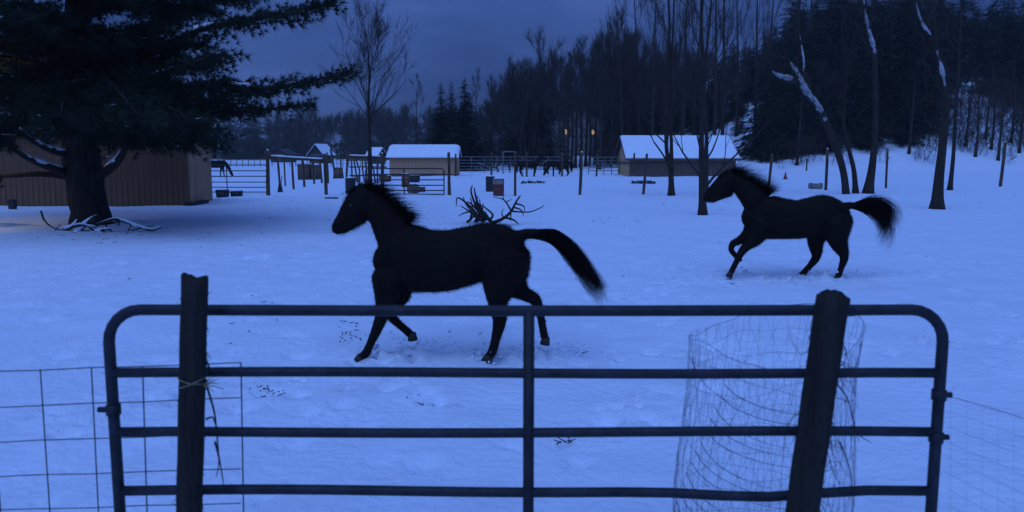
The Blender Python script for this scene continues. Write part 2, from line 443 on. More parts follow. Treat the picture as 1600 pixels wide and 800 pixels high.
for i in range(4):
    T, Fc, S = spruce_tris(wr, 12.0, 3.4, 160, 4, sw=.29, low=.10, blunt=.42, droop=.1)
    V, F2 = segs_mesh(S); round_t.append((np.vstack([T, V]), np.vstack([Fc, F2 + len(T)])))
bare_t = []
for i in range(6):
    S = []
    grow(S, wr, (0, 0, -0.2), (0, 0, 1), 9.5, 0.16, 0, 3, 0.50, 0.45, 5, 6, 0.06)
    bare_t.append(with_twigs(wr, S, 1900, 1.25, .016))
thin_t = []
for i in range(4):
    S = []
    grow(S, wr, (0, 0, -0.2), (0, 0, 1), 9.5, 0.16, 0, 2, 0.50, 0.45, 6, 5, 0.06); thin_t.append(with_twigs(wr, S, 900, 2.2, .035))
brush_t = []
for i in range(4):
    S = []
    for k in range(6):
        grow(S, wr, (*wr.normal(0, .45, 2), -0.1), (*wr.normal(0, .35, 2), 1), wr.uniform(1.2, 2.6), 0.020, 1, 2, 0.6, 0.2, 4, 4, 0.14)
    brush_t.append(with_twigs(wr, S, 330, .50, .012, 4))

# hillside conifers on the right (dense mass)
pl = []
for k in range(330):
    y = wr.uniform(84, 150); x = wr.uniform(0.20, 0.80) * y
    if x < 20 + (y - 84) * 0.1: continue
    edge = smooth01((x / y - 0.24) / 0.16)
    if y < 94 and x / y > 0.50: continue
    pl.append((wr.integers(9), x, y, hgt(x, y) - 0.2, wr.uniform(0.75, 1.15) * (0.45 + 0.62 * edge), wr.uniform(0, 6.28), wr.uniform(.85, 1.2)))
for k in range(70):
    y = wr.uniform(80, 92); x = wr.uniform(0.26, 0.50) * y
    pl.append((wr.integers(5), x, y, hgt(x, y) - 0.2, wr.uniform(0.55, 0.85), wr.uniform(0, 6.28), wr.uniform(.9, 1.2)))
o = scatter(spr_t + round_t, pl).obj('hillside_woods', M['spruce'])
tag(o, 'dark dense evergreen woods covering the hillside', 'woods', kind='stuff')
# bare hardwood mass in the middle
pl = []
def treetop(px):                              # desired tree-top row in the photograph for the middle woods
    return np.interp(px, [752, 775, 800, 850, 880, 940, 1000, 1100, 1200, 1260], [190, 165, 125, 112, 78, 66, 88, 104, 118, 90])
for k in range(150):
    y = wr.uniform(82, 140); px = wr.uniform(756, 1290); x = (px - 800) / F * y
    z = hgt(x, y); top = CAM_H + (240 - treetop(px)) / F * y
    Hh = max(4.0, (top - z)) * wr.uniform(0.72, 1.05)
    pl.append((wr.integers(6), x, y, z, Hh / 12.5, wr.uniform(0, 6.28), 1.0))
o = scatter(bare_t, pl).obj('hardwood_woods', M['brown_leaf'])
tag(o, 'mass of leafless hardwoods behind the paddock', 'woods', kind='stuff')
pl = []
for k in range(190):
    y = wr.uniform(90, 150); px = wr.uniform(756, 1260); x = (px - 800) / F * y
    z = hgt(x, y); top = CAM_H + (240 - treetop(px)) / F * y
    Hh = max(3.0, top - z) * wr.uniform(0.35, 0.80)
    pl.append((wr.integers(4), x, y, z, Hh / 12.0, wr.uniform(0, 6.28), 1.0))
o = scatter(round_t, pl).obj('understory_evergreens', M['spruce'])
tag(o, 'dark evergreens mixed between the leafless hardwoods', 'woods', kind='stuff')
# undergrowth along the foot of the hill
pl = []
for k in range(160):
    y = wr.uniform(76, 92); px = wr.uniform(1090, 1700); x = (px - 800) / F * y
    pl.append((wr.integers(4), x, y, hgt(x, y), wr.uniform(0.5, 1.15), wr.uniform(0, 6.28), 1.0))
for k in range(45):
    y = wr.uniform(84, 100); px = wr.choice((wr.uniform(735, 862), wr.uniform(938, 960))); x = (px - 800) / F * y
    pl.append((wr.integers(4), x, y, hgt(x, y), wr.uniform(0.8, 1.5), wr.uniform(0, 6.28), 1.0))
for k in range(130):
    y = wr.uniform(78, 100); px = wr.uniform(1440, 1720); x = (px - 800) / F * y
    pl.append((wr.integers(4), x, y, hgt(x, y), wr.uniform(0.7, 1.5), wr.uniform(0, 6.28), 1.0))
o = scatter(brush_t, pl).obj('undergrowth', M['brown_leaf'])
tag(o, 'leafless undergrowth along the foot of the wooded slope', 'undergrowth', kind='stuff')
# far treeline on the left
pl = []
for k in range(330):
    y = wr.uniform(230, 330); px = wr.uniform(-350, 760); x = (px - 800) / F * y
    top = CAM_H + (240 - np.interp(px, [0, 480, 520, 640, 760], [165, 178, 176, 182, 160]) + wr.normal(0, 5)) / F * y
    pl.append((wr.integers(5), x, y, 0.0, top / 12.0, wr.uniform(0, 6.28), 1.0))
o = scatter(far_t, pl).obj('far_treeline', M['spruce'])
tag(o, 'low dark treeline at the far end of the fields', 'treeline', kind='stuff')
pl = []
for k in range(60):
    y = wr.uniform(210, 260); px = wr.uniform(430, 760); x = (px - 800) / F * y
    top = CAM_H + (240 - wr.uniform(172, 205)) / F * y
    pl.append((wr.integers(4), x, y, 0.0, top / 12.5, wr.uniform(0, 6.28), 1.0))
o = scatter(thin_t, pl).obj('far_hardwoods', M['brown_leaf'])
tag(o, 'leafless trees in front of the far treeline', 'treeline', kind='stuff')

# three spruces in the middle distance
for (px, top, Y, Rb, lab, sd) in ((690, 131, 84, 2.4, 'thin spruce with open boughs, left of the tight spruce trio', 3),
                                  (706, 128, 90, 2.0, 'middle spruce of the tight trio behind the low shed', 4),
                                  (727, 122, 82, 2.7, 'tallest and fullest spruce of the tight trio', 6)):
    b = at(px, 240, Y); z = hgt(b.x, Y); H = CAM_H + (240 - top) / F * Y - z
    spruce_thing('spruce_tree', (b.x, Y, z), H, Rb, lab, sd, n=900, sub=6, sw=.17)

# ------------------------------------------------------------------ individual bare trees
def px_stem(Y, pts, free=False):                          # pts: (px,py,width_px) -> world points at depth Y, first point on the ground
    P, rr = [], []
    for i, (px, py, w) in enumerate(pts):
        q = at(px, py, Y); P.append(tuple(q)); rr.append(w / 2 * mpp(Y))
    if not free: P[0] = (P[0][0], P[0][1], hgt(P[0][0], P[0][1]))
    return (P, rr)
Yb = G(578, 306).y
bare_tree('bare_tree', [px_stem(Yb, [(578, 306, 7.5), (578, 250, 6.5), (577, 200, 5.5), (576, 160, 4), (577, 110, 2.5), (574, 70, 1.2)])],
          'small bare tree with rounded crown rising behind the running pony\'s head', seed=8, branches=30, blen=2.7, first=0.40, maxl=3, spread_=0.55, up=0.45)
Yb = G(1049, 306).y
bare_tree('bare_tree', [px_stem(Yb, [(1049, 306, 10), (1048, 270, 8), (1041, 225, 6), (1043, 150, 5), (1046, 60, 4), (1043, -60, 2.5), (1040, -160, 1)]),
                        px_stem(Yb, [(1049, 268, 7), (1049, 225, 5.5), (1047, 140, 4), (1052, 40, 3), (1056, -80, 1)], True)],
          'bare tree with forked trunk standing before the middle of the barn', seed=12, branches=16, blen=3.4, first=0.22, up=0.6, spread_=0.42)
Yb = G(1098, 338).y
bare_tree('bare_tree', [px_stem(Yb, [(1098, 338, 13), (1097, 290, 10.5), (1096, 220, 8), (1098, 120, 6.5), (1096, 20, 5), (1100, -90, 3), (1098, -200, 1)])],
          'straight dark bare tree at the second pony\'s muzzle', seed=14, branches=14, blen=2.2, first=0.12, up=0.55, spread_=0.45)
Yb = G(1104, 308).y
bare_tree('bare_tree', [px_stem(Yb, [(1104, 308, 8), (1103, 260, 7), (1104, 200, 6), (1101, 120, 4.5), (1110, 20, 3), (1118, -100, 1)])],
          'thin bare trunk just behind the straight tree at the pony\'s muzzle', seed=15, branches=12, blen=3.0, first=0.2, up=0.55, spread_=0.45)
Yb = G(1322, 304).y
bare_tree('bare_tree', [px_stem(Yb, [(1322, 304, 12), (1318, 270, 11), (1309, 238, 11), (1293, 198, 12), (1279, 168, 11.5), (1262, 146, 12), (1250, 124, 11), (1240, 106, 8.5), (1224, 92, 6), (1206, 90, 3)]),
                        px_stem(Yb, [(1251, 126, 9), (1238, 124, 12), (1222, 121, 10.5), (1209, 114, 6), (1204, 104, 3)], True),
                        px_stem(Yb, [(1252, 128, 6), (1256, 100, 5), (1252, 70, 3), (1246, 30, 1.5)], True)],
          'snow plastered tree bending sharply over to the side at the field edge', seed=17, branches=7, blen=1.2, first=0.5, maxl=2,
          snow=[(0, .22, .98), (1, 0.0, 1.0), (2, .1, .9)], base_flare=1.15)
Yb = G(1337, 303).y
bare_tree('bare_tree', [px_stem(Yb, [(1337, 303, 9), (1334, 265, 7.5), (1326, 232, 6.5), (1318, 190, 5), (1322, 120, 3.5), (1316, 40, 2), (1320, -30, 1)])],
          'thin curved trunk beside the bent snow plastered tree', seed=18, branches=8, blen=2.2, first=0.4, up=0.5)
Yb = G(1356, 303).y
bare_tree('bare_tree', [px_stem(Yb, [(1356, 303, 15), (1364, 250, 11), (1368, 190, 9), (1367, 110, 8), (1365, 76, 8), (1354, 35, 8), (1348, -20, 6), (1344, -120, 3)])],
          'upright trunk with snow streaked top, right of the bent tree', seed=19, branches=9, blen=2.2, first=0.5, up=0.5, snow=[(0, .46, .90)])
Yb = G(1464, 326).y
bare_tree('bare_tree', [px_stem(Yb, [(1464, 326, 19), (1467, 280, 15), (1474, 215, 12), (1478, 155, 10), (1470, 105, 8), (1456, 60, 6.5), (1436, 25, 5), (1420, -60, 2)])],
          'thick trunk nearest the right edge with snow lined leaning top', seed=20, branches=9, blen=2.2, first=0.45, up=0.5, snow=[(0, .40, .68), (0, .70, .93)])
Yb = G(1486, 297).y
bare_tree('bare_tree', [px_stem(Yb, [(1484, 297, 7), (1489, 250, 6), (1492, 200, 5), (1498, 100, 4), (1502, 0, 3), (1504, -100, 1)])],
          'thin trunk just behind the thick leaning one near the right edge', seed=23, branches=8, blen=2.4, first=0.4, up=0.5)
ORD = ('first', 'second', 'third', 'fourth', 'fifth', 'sixth', 'seventh', 'eighth', 'ninth', 'tenth', 'eleventh', 'twelfth')
# tall bare trees behind the barn, crowns against the sky
for i, (px, Y, top, w) in enumerate(((972, 84, 10, 4.5), (998, 90, -25, 4.5), (1018, 78, -40, 5), (1066, 82, -50, 6), (1082, 92, -30, 5), (1116, 80, -60, 6),
                                     (1128, 84, -70, 6), (1150, 94, -20, 5), (1178, 88, -50, 5), (1196, 96, -30, 5), (1238, 92, -60, 6), (1262, 98, -40, 5))):
    b = at(px, 240, Y); z = hgt(b.x, Y); zt = CAM_H + (240 - top) / F * Y
    r_ = np.random.default_rng(40 + i); lean = r_.normal(0, 0.5)
    pts = [(b.x, Y, z), (b.x + lean * .2, Y, z + (zt - z) * .35), (b.x + lean * .8, Y + .3, z + (zt - z) * .7), (b.x + lean * 1.6, Y + .2, zt)]
    rad = [w / 2 * mpp(Y), w / 2.5 * mpp(Y), w / 4 * mpp(Y), 0.015]
    bare_tree('tall_bare_tree', [(pts, rad)], 'tall bare tree with upswept twigs behind the barn, %s from the left' % ORD[i], 'tall bare trees behind the barn', 60 + i, branches=11, blen=5.0, first=0.28, up=0.75, spread_=0.38)
for i, (px, Y, top, lab) in enumerate(((651, 118, 138, 'faint small bare tree left of the spruce trio'), (743, 104, 134, 'pale thin bare tree right of the spruce trio'))):
    b = at(px, 240, Y); zt = CAM_H + (240 - top) / F * Y
    bare_tree('bare_tree', [([(b.x, Y, 0), (b.x, Y, zt * .5), (b.x + .2, Y, zt)], [.10, .07, .02])], lab, None, 80 + i, branches=14, blen=2.6, first=0.3, up=0.7, spread_=0.4)
# trunks at the foot of the woods with pale gaps, and slim trunks on the slope
for i, px in enumerate((872, 879, 886, 893, 899, 907, 915, 921, 929, 937)):
    Y = 83 + (i * 37 % 9); b = at(px, 240, Y)
    bare_tree('woods_edge_trunk', [([(b.x, Y, hgt(b.x, Y)), (b.x + .1, Y, 4), (b.x + .2 * (-1) ** i, Y, 9.5)], [.16, .13, .04])],
              'straight trunk at the woods edge by the lit windows, %s from the left' % ORD[i], 'trunks at the woods edge by the lit house', 90 + i, branches=10, blen=3.6, first=0.40, maxl=3, up=.3)
for i, px in enumerate((1246, 1275, 1420, 1441, 1508, 1524, 1538, 1548, 1560, 1578, 1592)):
    Y = 77 + (i * 53 % 8); b = at(px, 240, Y); z = hgt(b.x, Y)
    bare_tree('slope_trunk', [([(b.x, Y, z), (b.x + .1, Y, z + 3), (b.x + .25 * (-1) ** i, Y, z + 7.5)], [.13, .11, .03])],
              'slim dark trunk at the foot of the wooded slope, %s from the left' % ORD[i], 'slim trunks along the foot of the slope', 110 + i, branches=6, blen=2.0, first=0.45, maxl=2)

# ------------------------------------------------------------------ the big pine
pine_base = on(G(143, 350)); PY = pine_base.y
pine = empty('pine_tree', pine_base, 'huge dark pine with snow lined limbs overhanging the brown shed', 'tree')
O = np.array(pine_base)
def pl_(px, py, Y): return np.array(at(px, py, Y)) - O
Sk = Soup()
trunk_pts = [pl_(143, 352, PY), pl_(140, 330, PY), pl_(134, 290, PY), pl_(128, 250, PY), pl_(122, 190, PY), pl_(120, 60, PY), pl_(122, -200, PY), pl_(122, -600, PY)]
trunk_pts[0][2] = -0.2
Pt = catmull(trunk_pts, 6)
rt = np.interp(np.linspace(0, 1, len(Pt)), np.linspace(0, 1, 8), [.56, .44, .42, .44, .36, .27, .18, .05])
V, Fc = sweep(Pt, rt, 16)
V[:-2] += (np.sin(np.arange(len(V) - 2) * 2.4) * 0.018)[:, None] * np.array([1, 1, 0])
Sk.add(V, Fc); Sk.obj('trunk', M['pine_bark'], pine, True)
pr = np.random.default_rng(77)
limbs = []                                   # explicit limbs: (points, r0, snow range)
def limb(pts, r0, snow=None): limbs.append((catmull([np.asarray(p, float) for p in pts], 6), r0, snow))
limb([pl_(118, 240, PY), pl_(85, 236, PY - .6), pl_(55, 222, PY - 1.0), pl_(20, 200, PY - 1.4), pl_(-30, 176, PY - 1.7)], .12, (0.06, .72))
limb([pl_(112, 272, PY), pl_(80, 262, PY - .8), pl_(45, 248, PY - 1.4), pl_(10, 226, PY - 1.9), pl_(-40, 200, PY - 2.2)], .13, (0.08, .75))
limb([pl_(115, 276, PY), pl_(60, 272, PY - .4), pl_(0, 275, PY - .7), pl_(-60, 268, PY - 1)], .09)
limb([pl_(150, 276, PY), pl_(172, 262, PY - .3), pl_(187, 247, PY - .5), pl_(200, 222, PY - .7), pl_(214, 190, PY - .9), pl_(240, 150, PY - 1.2)], .15, (.14, .56))
limb([pl_(128, 205, PY), pl_(200, 165, PY - .8), pl_(280, 138, PY - 1.6), pl_(345, 131, PY - 2.0), pl_(405, 138, PY - 2.2), pl_(470, 130, PY - 2.2), pl_(540, 112, PY - 2.2)], .14, (.55, .72))
limb([pl_(126, 150, PY), pl_(210, 95, PY - .6), pl_(300, 50, PY - 1.4), pl_(380, 32, PY - 1.8), pl_(450, 20, PY - 2.0), pl_(512, 6, PY - 2.0)], .13, (.3, .5))
limb([pl_(126, 120, PY), pl_(210, 60, PY + .6), pl_(310, 5, PY + .8), pl_(400, -20, PY + .8), pl_(490, -35, PY + .8)], .13)
limb([pl_(128, 215, PY), pl_(220, 190, PY + .5), pl_(310, 180, PY + .6), pl_(400, 172, PY + .4), pl_(478, 164, PY + .2)], .11)
limb([pl_(130, 190, PY), pl_(190, 195, PY - 1.5), pl_(250, 205, PY - 2.6), pl_(315, 212, PY - 3.2)], .10, (.6, .9))
limb([pl_(130, 160, PY), pl_(190, 135, PY - 1.5), pl_(260, 110, PY - 2.6), pl_(345, 84, PY - 3.0)], .10, (.5, .75))
limb([pl_(115, 160, PY), pl_(60, 130, PY - 1), pl_(0, 120, PY - 2), pl_(-60, 100, PY - 2.5)], .11, (.25, .95))
limb([pl_(118, 205, PY), pl_(80, 188, PY - .9), pl_(45, 174, PY - 1.6), pl_(0, 150, PY - 2.2)], .09, (.25, .98))
limb([pl_(115, 130, PY), pl_(70, 60, PY - 1), pl_(10, 20, PY - 2), pl_(-60, 0, PY - 2.5)], .11, (.3, .6))
trunk_z = Pt[:, 2]
for k in range(96):                           # the rest of the crown, all round
    z = pr.uniform(2.7, 7.0) if k < 80 else pr.uniform(7.0, 14)
    a = pr.uniform(0, 2 * math.pi); Ln = pr.uniform(4.2, 6.0) * (1 if z < 7.2 else (15 - z) / 8.5)
    if math.cos(a) > 0.35: Ln *= 0.72
    i = int(np.argmin(np.abs(trunk_z - z))); p0 = Pt[i]
    u = np.array([math.cos(a), math.sin(a), 0]); rise = pr.uniform(-.12, .28)
    limb([p0, p0 + u * Ln * .35 + np.array([0, 0, Ln * .35 * (rise + .12)]), p0 + u * Ln * .7 + np.array([0, 0, Ln * .7 * rise]), p0 + u * Ln + np.array([0, 0, Ln * rise * .9])], .09, (.3, .6) if pr.random() < .5 else None)
for (tx, ty, dy) in ((60, 190, -2.6), (110, 215, -3.2), (150, 212, -3.6), (185, 222, -3.0), (225, 226, -3.4), (275, 226, -2.6), (320, 222, -2.0), (20, 170, -3.2), (250, 200, -4.2), (95, 180, -4.4), (165, 190, -4.4), (215, 180, -4.6), (300, 190, -3.8), (335, 205, -1.2), (40, 205, 1.5), (200, 215, 2.2), (290, 205, 2.6)):
    e_ = pl_(tx, ty, PY + dy); p0 = Pt[int(np.argmin(np.abs(trunk_z - (e_[2] + 1.1))))]
    limb([p0, p0 + (e_ - p0) * .4 + np.array([0, 0, .35]), p0 + (e_ - p0) * .75 + np.array([0, 0, .22]), e_], .08)
NV = []
def tufts(c, ax, n, ln, out):
    """needle blades radiating from c, leaning along ax"""
    d = pr.normal(0, 1, (n, 3)); d /= np.linalg.norm(d, axis=1)[:, None]
    d = d * 0.85 + ax * 1.0; d /= np.linalg.norm(d, axis=1)[:, None]
    s = np.cross(d, pr.normal(0, 1, (n, 3))); s /= np.linalg.norm(s, axis=1)[:, None] + 1e-9
    w = pr.uniform(.005, .011, (n, 1)); l = ln * pr.uniform(.45, 1.3, (n, 1))
    tri = np.stack([c - s * w, c + s * w, c + d * l], 1)
    out.append(tri)
TW = []
for li, (P, r0, sn) in enumerate(limbs):
    n = len(P); rr = np.linspace(r0, .015, n)
    lo_ = mesh_np('limb', *sweep(P, rr, 6), M['pine_bark'], pine, True)
    if sn:
        i0, i1 = int(sn[0] * (n - 1)), int(sn[1] * (n - 1)) + 1
        Q = P[i0:i1].copy(); q = np.maximum(rr[i0:i1], .035); 
        if len(Q) > 2:
            Q[:, 2] += q * .55; Q[:, 1] -= q * .30
            mesh_np('snow', *sweep(Q, q * .85 * np.sin(np.linspace(.2, math.pi - .2, len(Q))) ** .5 * pr.uniform(.7, 1.15, len(Q)), 7), M['snow_cap'], lo_, True)
    start = 0.10 if li not in (0, 1, 2, 3) else 0.62
    tot = np.linalg.norm(np.diff(P, axis=0), axis=1).sum()
    nb = int(tot * (15.0 if P[-1][2] < 8 else 5))
    for k in range(nb):
        t = start + (1 - start) * (k + pr.random()) / nb
        i = min(n - 2, int(t * (n - 1))); p = P[i] + (P[i + 1] - P[i]) * pr.random()
        ax = unit(P[i + 1] - P[i]); side = unit(np.cross(ax, (0, 0, 1))) * pr.choice((-1, 1))
        d = unit(ax * .75 + side * pr.uniform(.3, 1.0) + np.array([0, 0, pr.uniform(-.35, .22)]))
        bl = pr.uniform(.45, 1.15) * (1.15 - .55 * t)
        e = p + d * bl * .55 + np.array([0, 0, -.02]); f_ = e + unit(d + np.array([0, 0, .15])) * bl * .45
        TW.append((*p, *e, .010, .007)); TW.append((*e, *f_, .007, .004))
        m = max(4, int(bl * 8.5))
        for q in range(m):
            u_ = (q + 1) / m; c = p + (e - p) * min(1, u_ / .55) if u_ < .55 else e + (f_ - e) * (u_ - .55) / .45
            c = c + pr.normal(0, .06, 3)
            tufts(c, d, 20 if c[2] < 6.0 else 4, .17, NV)
V, Fc = segs_mesh(TW); mesh_np('branchlets', V, Fc, M['pine_bark'], pine)['kind'] = 'stuff'
NT = np.concatenate(NV).reshape(-1, 3)
o = mesh_np('crown', NT, np.arange(len(NT)).reshape(-1, 3), M['needles'], pine); o['kind'] = 'stuff'
# snow specks held in the needles
o = Soup()
for k in range(110):
    t = NV[pr.integers(len(NV))][0]; c = t[2] + np.array([0, 0, .02])
    if c[2] > 6.5: continue
    a = pr.uniform(0, 6.28); l = pr.uniform(.06, .22); w = pr.uniform(.012, .03)
    P = [c - np.array([math.cos(a) * l, math.sin(a) * l, 0]), c, c + np.array([math.cos(a) * l, math.sin(a) * l, -.01])]
    o.add(*sweep(P, [w * .4, w * .7, w * .3], 5))
o.obj('snow_clumps', M['dusted'], pine, True)['kind'] = 'stuff'

# ------------------------------------------------------------------ buildings
def board_wall(parent, p0, p1, z0, z1, mat, bw, seed, thick=0.03, zf=None, name='board'):
    """vertical boards from p0 to p1 (world xy) as separate parts; parent at its own origin"""
    r_ = random.Random(seed); p0 = Vector((p0[0], p0[1], 0)); p1 = Vector((p1[0], p1[1], 0))
    d = p1 - p0; n = max(1, round(d.length / bw)); u = d.normalized(); nn = Vector((u.y, -u.x, 0)); w = d.length / n
    me = None
    for i in range(n):
        zt = zf((i + .5) / n) if zf else z1
        bm = bmesh.new(); th = thick * r_.uniform(.75, 1.25)
        box(bm, -w / 2 + .006, w / 2 - .006, -th, th * .2, 0, zt - z0)
        ob = obj_bm(name, bm, mat, parent)
        ob.rotation_euler.z = math.atan2(u.y, u.x)
        ob.location = p0 + u * (w * (i + .5)) + Vector((0, 0, z0)) - parent.location
def snow_slab(name, x0, x1, y0, y1, zfun, th, parent, mat=None, nx=24, ny=8, seed=0, off=(0, 0, 0)):
    r_ = np.random.default_rng(seed)
    xs_, ys_ = np.linspace(x0, x1, nx), np.linspace(y0, y1, ny)
    V, Fq = [], []
    for j, y in enumerate(ys_):
        for i, x in enumerate(xs_):
            ed = min((x - x0) / (x1 - x0), (x1 - x) / (x1 - x0)) * (x1 - x0); ey = min(y - y0, y1 - y)
            k = min(1, (ed / (th * 1.1)) ** .5 if ed > 0 else 0) * min(1, (ey / (th * 1.1)) ** .5 if ey > 0 else 0)
            V.append((x, y, zfun(x, y) + th * (.25 + .75 * k) + r_.normal(0, .008)))
    n1 = len(V)
    for j, y in enumerate(ys_):
        for i, x in enumerate(xs_): V.append((x, y, zfun(x, y) + .002))
    id_ = lambda i, j, b=0: b * n1 + j * nx + i
    for j in range(ny - 1):
        for i in range(nx - 1):
            Fq.append((id_(i, j), id_(i + 1, j), id_(i + 1, j + 1), id_(i, j + 1)))
            Fq.append((id_(i, j, 1), id_(i, j + 1, 1), id_(i + 1, j + 1, 1), id_(i + 1, j, 1)))
    for i in range(nx - 1):
        Fq.append((id_(i, 0, 1), id_(i + 1, 0, 1), id_(i + 1, 0), id_(i, 0))); Fq.append((id_(i, ny - 1), id_(i + 1, ny - 1), id_(i + 1, ny - 1, 1), id_(i, ny - 1, 1)))
    for j in range(ny - 1):
        Fq.append((id_(0, j), id_(0, j + 1), id_(0, j + 1, 1), id_(0, j, 1))); Fq.append((id_(nx - 1, j, 1), id_(nx - 1, j + 1, 1), id_(nx - 1, j + 1), id_(nx - 1, j)))
    return mesh_np(name, V, Fq, mat or M['snow_cap'], parent, True)
def poly_obj(name, V, Fs, mat, parent, loc=(0, 0, 0)):
    me = bpy.data.meshes.new(name); me.from_pydata([tuple(v) for v in V], [], Fs); me.materials.append(mat); me.update()
    o = link(bpy.data.objects.new(name, me), parent); o.location = loc; return o

# brown shed under the pine
A = G(297, 322); B = G(331, 314.5); Lf = Vector((-26.0, A.y + 0.4, 0))
sh = empty('plank_shed', (A.x - 5, A.y + 1.5, 0), 'long brown plank shed half hidden under the pine boughs', 'shed')
board_wall(sh, (Lf.x, Lf.y), (A.x, A.y), 0.0, 2.35, M['board'], 0.19, 1)
board_wall(sh, (A.x, A.y), (B.x, B.y), 0.0, 2.30, M['board_grey'], 0.17, 2)
so = sh.location
poly_obj('back_wall', [(B.x, B.y, 0), (Lf.x, B.y + .4, 0), (Lf.x, B.y + .4, 2.1), (B.x, B.y, 2.1), (Lf.x, Lf.y, 0), (Lf.x, Lf.y, 2.3)], [(0, 1, 2, 3), (1, 4, 5, 2)], M['board'], sh, -so)
rv = [(Lf.x - .3, Lf.y - .35, 2.40), (A.x + .3, A.y - .35, 2.40), (B.x + .35, B.y + .4, 2.15), (Lf.x - .3, B.y + .8, 2.15)]
poly_obj('roof', rv + [(x, y, z + .14) for x, y, z in rv], [(3, 2, 1, 0), (4, 5, 6, 7), (0, 1, 5, 4), (1, 2, 6, 5), (2, 3, 7, 6), (3, 0, 4, 7)], M['roof_dark'], sh, -so)
rs = [(x * .999, y + (.05 if i < 2 else -.05), z + .142) for i, (x, y, z) in enumerate(rv)]
poly_obj('snow', rs + [(x, y, z + .07) for x, y, z in rs], [(3, 2, 1, 0), (4, 5, 6, 7), (0, 1, 5, 4), (1, 2, 6, 5), (2, 3, 7, 6), (3, 0, 4, 7)], M['snow_cap'], sh, -so)
box_obj('skid', (A.x - .15 - so.x, A.x + .12 - so.x, A.y - .1 - so.y, A.y + 1.4 - so.y, -.1, .13), M['roof_dark'], sh)
pp = G(20, 327)
o = box_obj('block', (-.09, .09, -.09, .09, -.1, .30), M['roof_dark'], None, .01); o.name = 'chopping_block'; o.location = on(pp)
tag(o, 'small dark block in the snow before the shed, near the left edge', 'block')

# low shed with thick snow roof
A = G(609, 275); B = G(714, 275); D = 3.2
ls = empty('low_shed', ((A.x + B.x) / 2, A.y, 0), 'low plank shed with thick rounded snow on its roof', 'shed')
so = ls.location; hw = (B.x - A.x) / 2; ez = CAM_H - (246 - 240) / F * A.y; rz = CAM_H + (240 - 231) / F * (A.y + D / 2)
board_wall(ls, (A.x, A.y), (B.x, B.y), 0, ez, M['board_grey'], 0.24, 4, .03)
for sx in (-1, 1):
    poly_obj('side_wall', [(sx * hw, 0, 0), (sx * hw, D, 0), (sx * hw, D, ez), (sx * hw, D / 2, rz), (sx * hw, 0, ez)], [(0, 1, 2, 3, 4)], M['board_grey'], ls)
poly_obj('back_wall', [(-hw, D, 0), (hw, D, 0), (hw, D, ez), (-hw, D, ez)], [(0, 1, 2, 3)], M['board_grey'], ls)
box_obj('skirt_board', (-hw - .02, hw + .02, -.065, -.035, .0, .16), M['barn_dark'], ls)
rf = poly_obj('roof', [(-hw - .2, -.25, ez - .02), (hw + .15, -.25, ez - .02), (hw + .15, D / 2, rz + .02), (-hw - .2, D / 2, rz + .02), (-hw - .2, D + .25, ez - .02), (hw + .15, D + .25, ez - .02)], [(0, 1, 2, 3), (3, 2, 5, 4)], M['roof_dark'], ls)
zf = lambda x, y: ez + (rz + .04 - ez) * (1 - abs(y - D / 2) / (D / 2 + .25)) + .0
snow_slab('snow', -hw - .24, hw + .18, -.30, D + .30, zf, .26, rf, nx=50, ny=22, seed=3)

# barn with snow roof
A = G(983, 275.5); B = G(1149, 275.5); D = 6.6
bn = empty('barn', ((A.x + B.x) / 2, A.y, 0), 'dark barn with a broad snowy roof and pale wooden gable', 'barn')
so = bn.location; hw = (B.x - A.x) / 2; ez = CAM_H - 5.5 / F * A.y; rz = CAM_H + 26.5 / F * (A.y + D / 2)
board_wall(bn, (A.x, A.y), (B.x, B.y), 0, ez, M['barn_dark'], 0.30, 7, .03)
zt = lambda t: ez + (rz - ez) * (1 - abs(2 * t - 1)) - .02
board_wall(bn, (A.x, A.y + D), (A.x, A.y), 0, ez, M['barn_gable'], 0.33, 8, .03, zf=zt)
poly_obj('side_wall', [(hw, 0, 0), (hw, D, 0), (hw, D, ez), (hw, D / 2, rz), (hw, 0, ez)], [(0, 1, 2, 3, 4)], M['barn_dark'], bn)
poly_obj('back_wall', [(-hw, D, 0), (hw, D, 0), (hw, D, ez), (-hw, D, ez)], [(0, 1, 2, 3)], M['barn_dark'], bn)
box_obj('gable_rail', (-hw - .09, -hw - .05, 0, D, ez - .55, ez - .40), M['barn_dark'], bn)
sl = (rz - ez) / (D / 2)
def roofz(y): return rz + .05 - sl * abs(y - D / 2)
rf = poly_obj('roof', [(-hw - .35, -.3, roofz(-.3)), (hw + .3, -.3, roofz(-.3)), (hw + .3, D / 2, roofz(D / 2)), (-hw - .35, D / 2, roofz(D / 2)), (-hw - .35, D + .3, roofz(D + .3)), (hw + .3, D + .3, roofz(D + .3))], [(0, 1, 2, 3), (3, 2, 5, 4)], M['roof_dark'], bn)
box_obj('eave_board', (-hw - .35, hw + .3, -.34, -.305, roofz(-.3) - .16, roofz(-.3) - .01), M['barn_dark'], rf)
for sg in (0, 1):
    y0, y1 = (-.3, D / 2) if sg == 0 else (D / 2, D + .3)
    poly_obj('verge_board', [(-hw - .38, y0, roofz(y0) - .15), (-hw - .38, y1, roofz(y1) - .15), (-hw - .38, y1, roofz(y1)), (-hw - .38, y0, roofz(y0))], [(0, 1, 2, 3)], M['barn_dark'], rf)
snow_slab('snow', -hw - .33, hw + .28, -.28, D + .28, lambda x, y: roofz(y) + .004, .09, rf, nx=60, ny=30, seed=5)

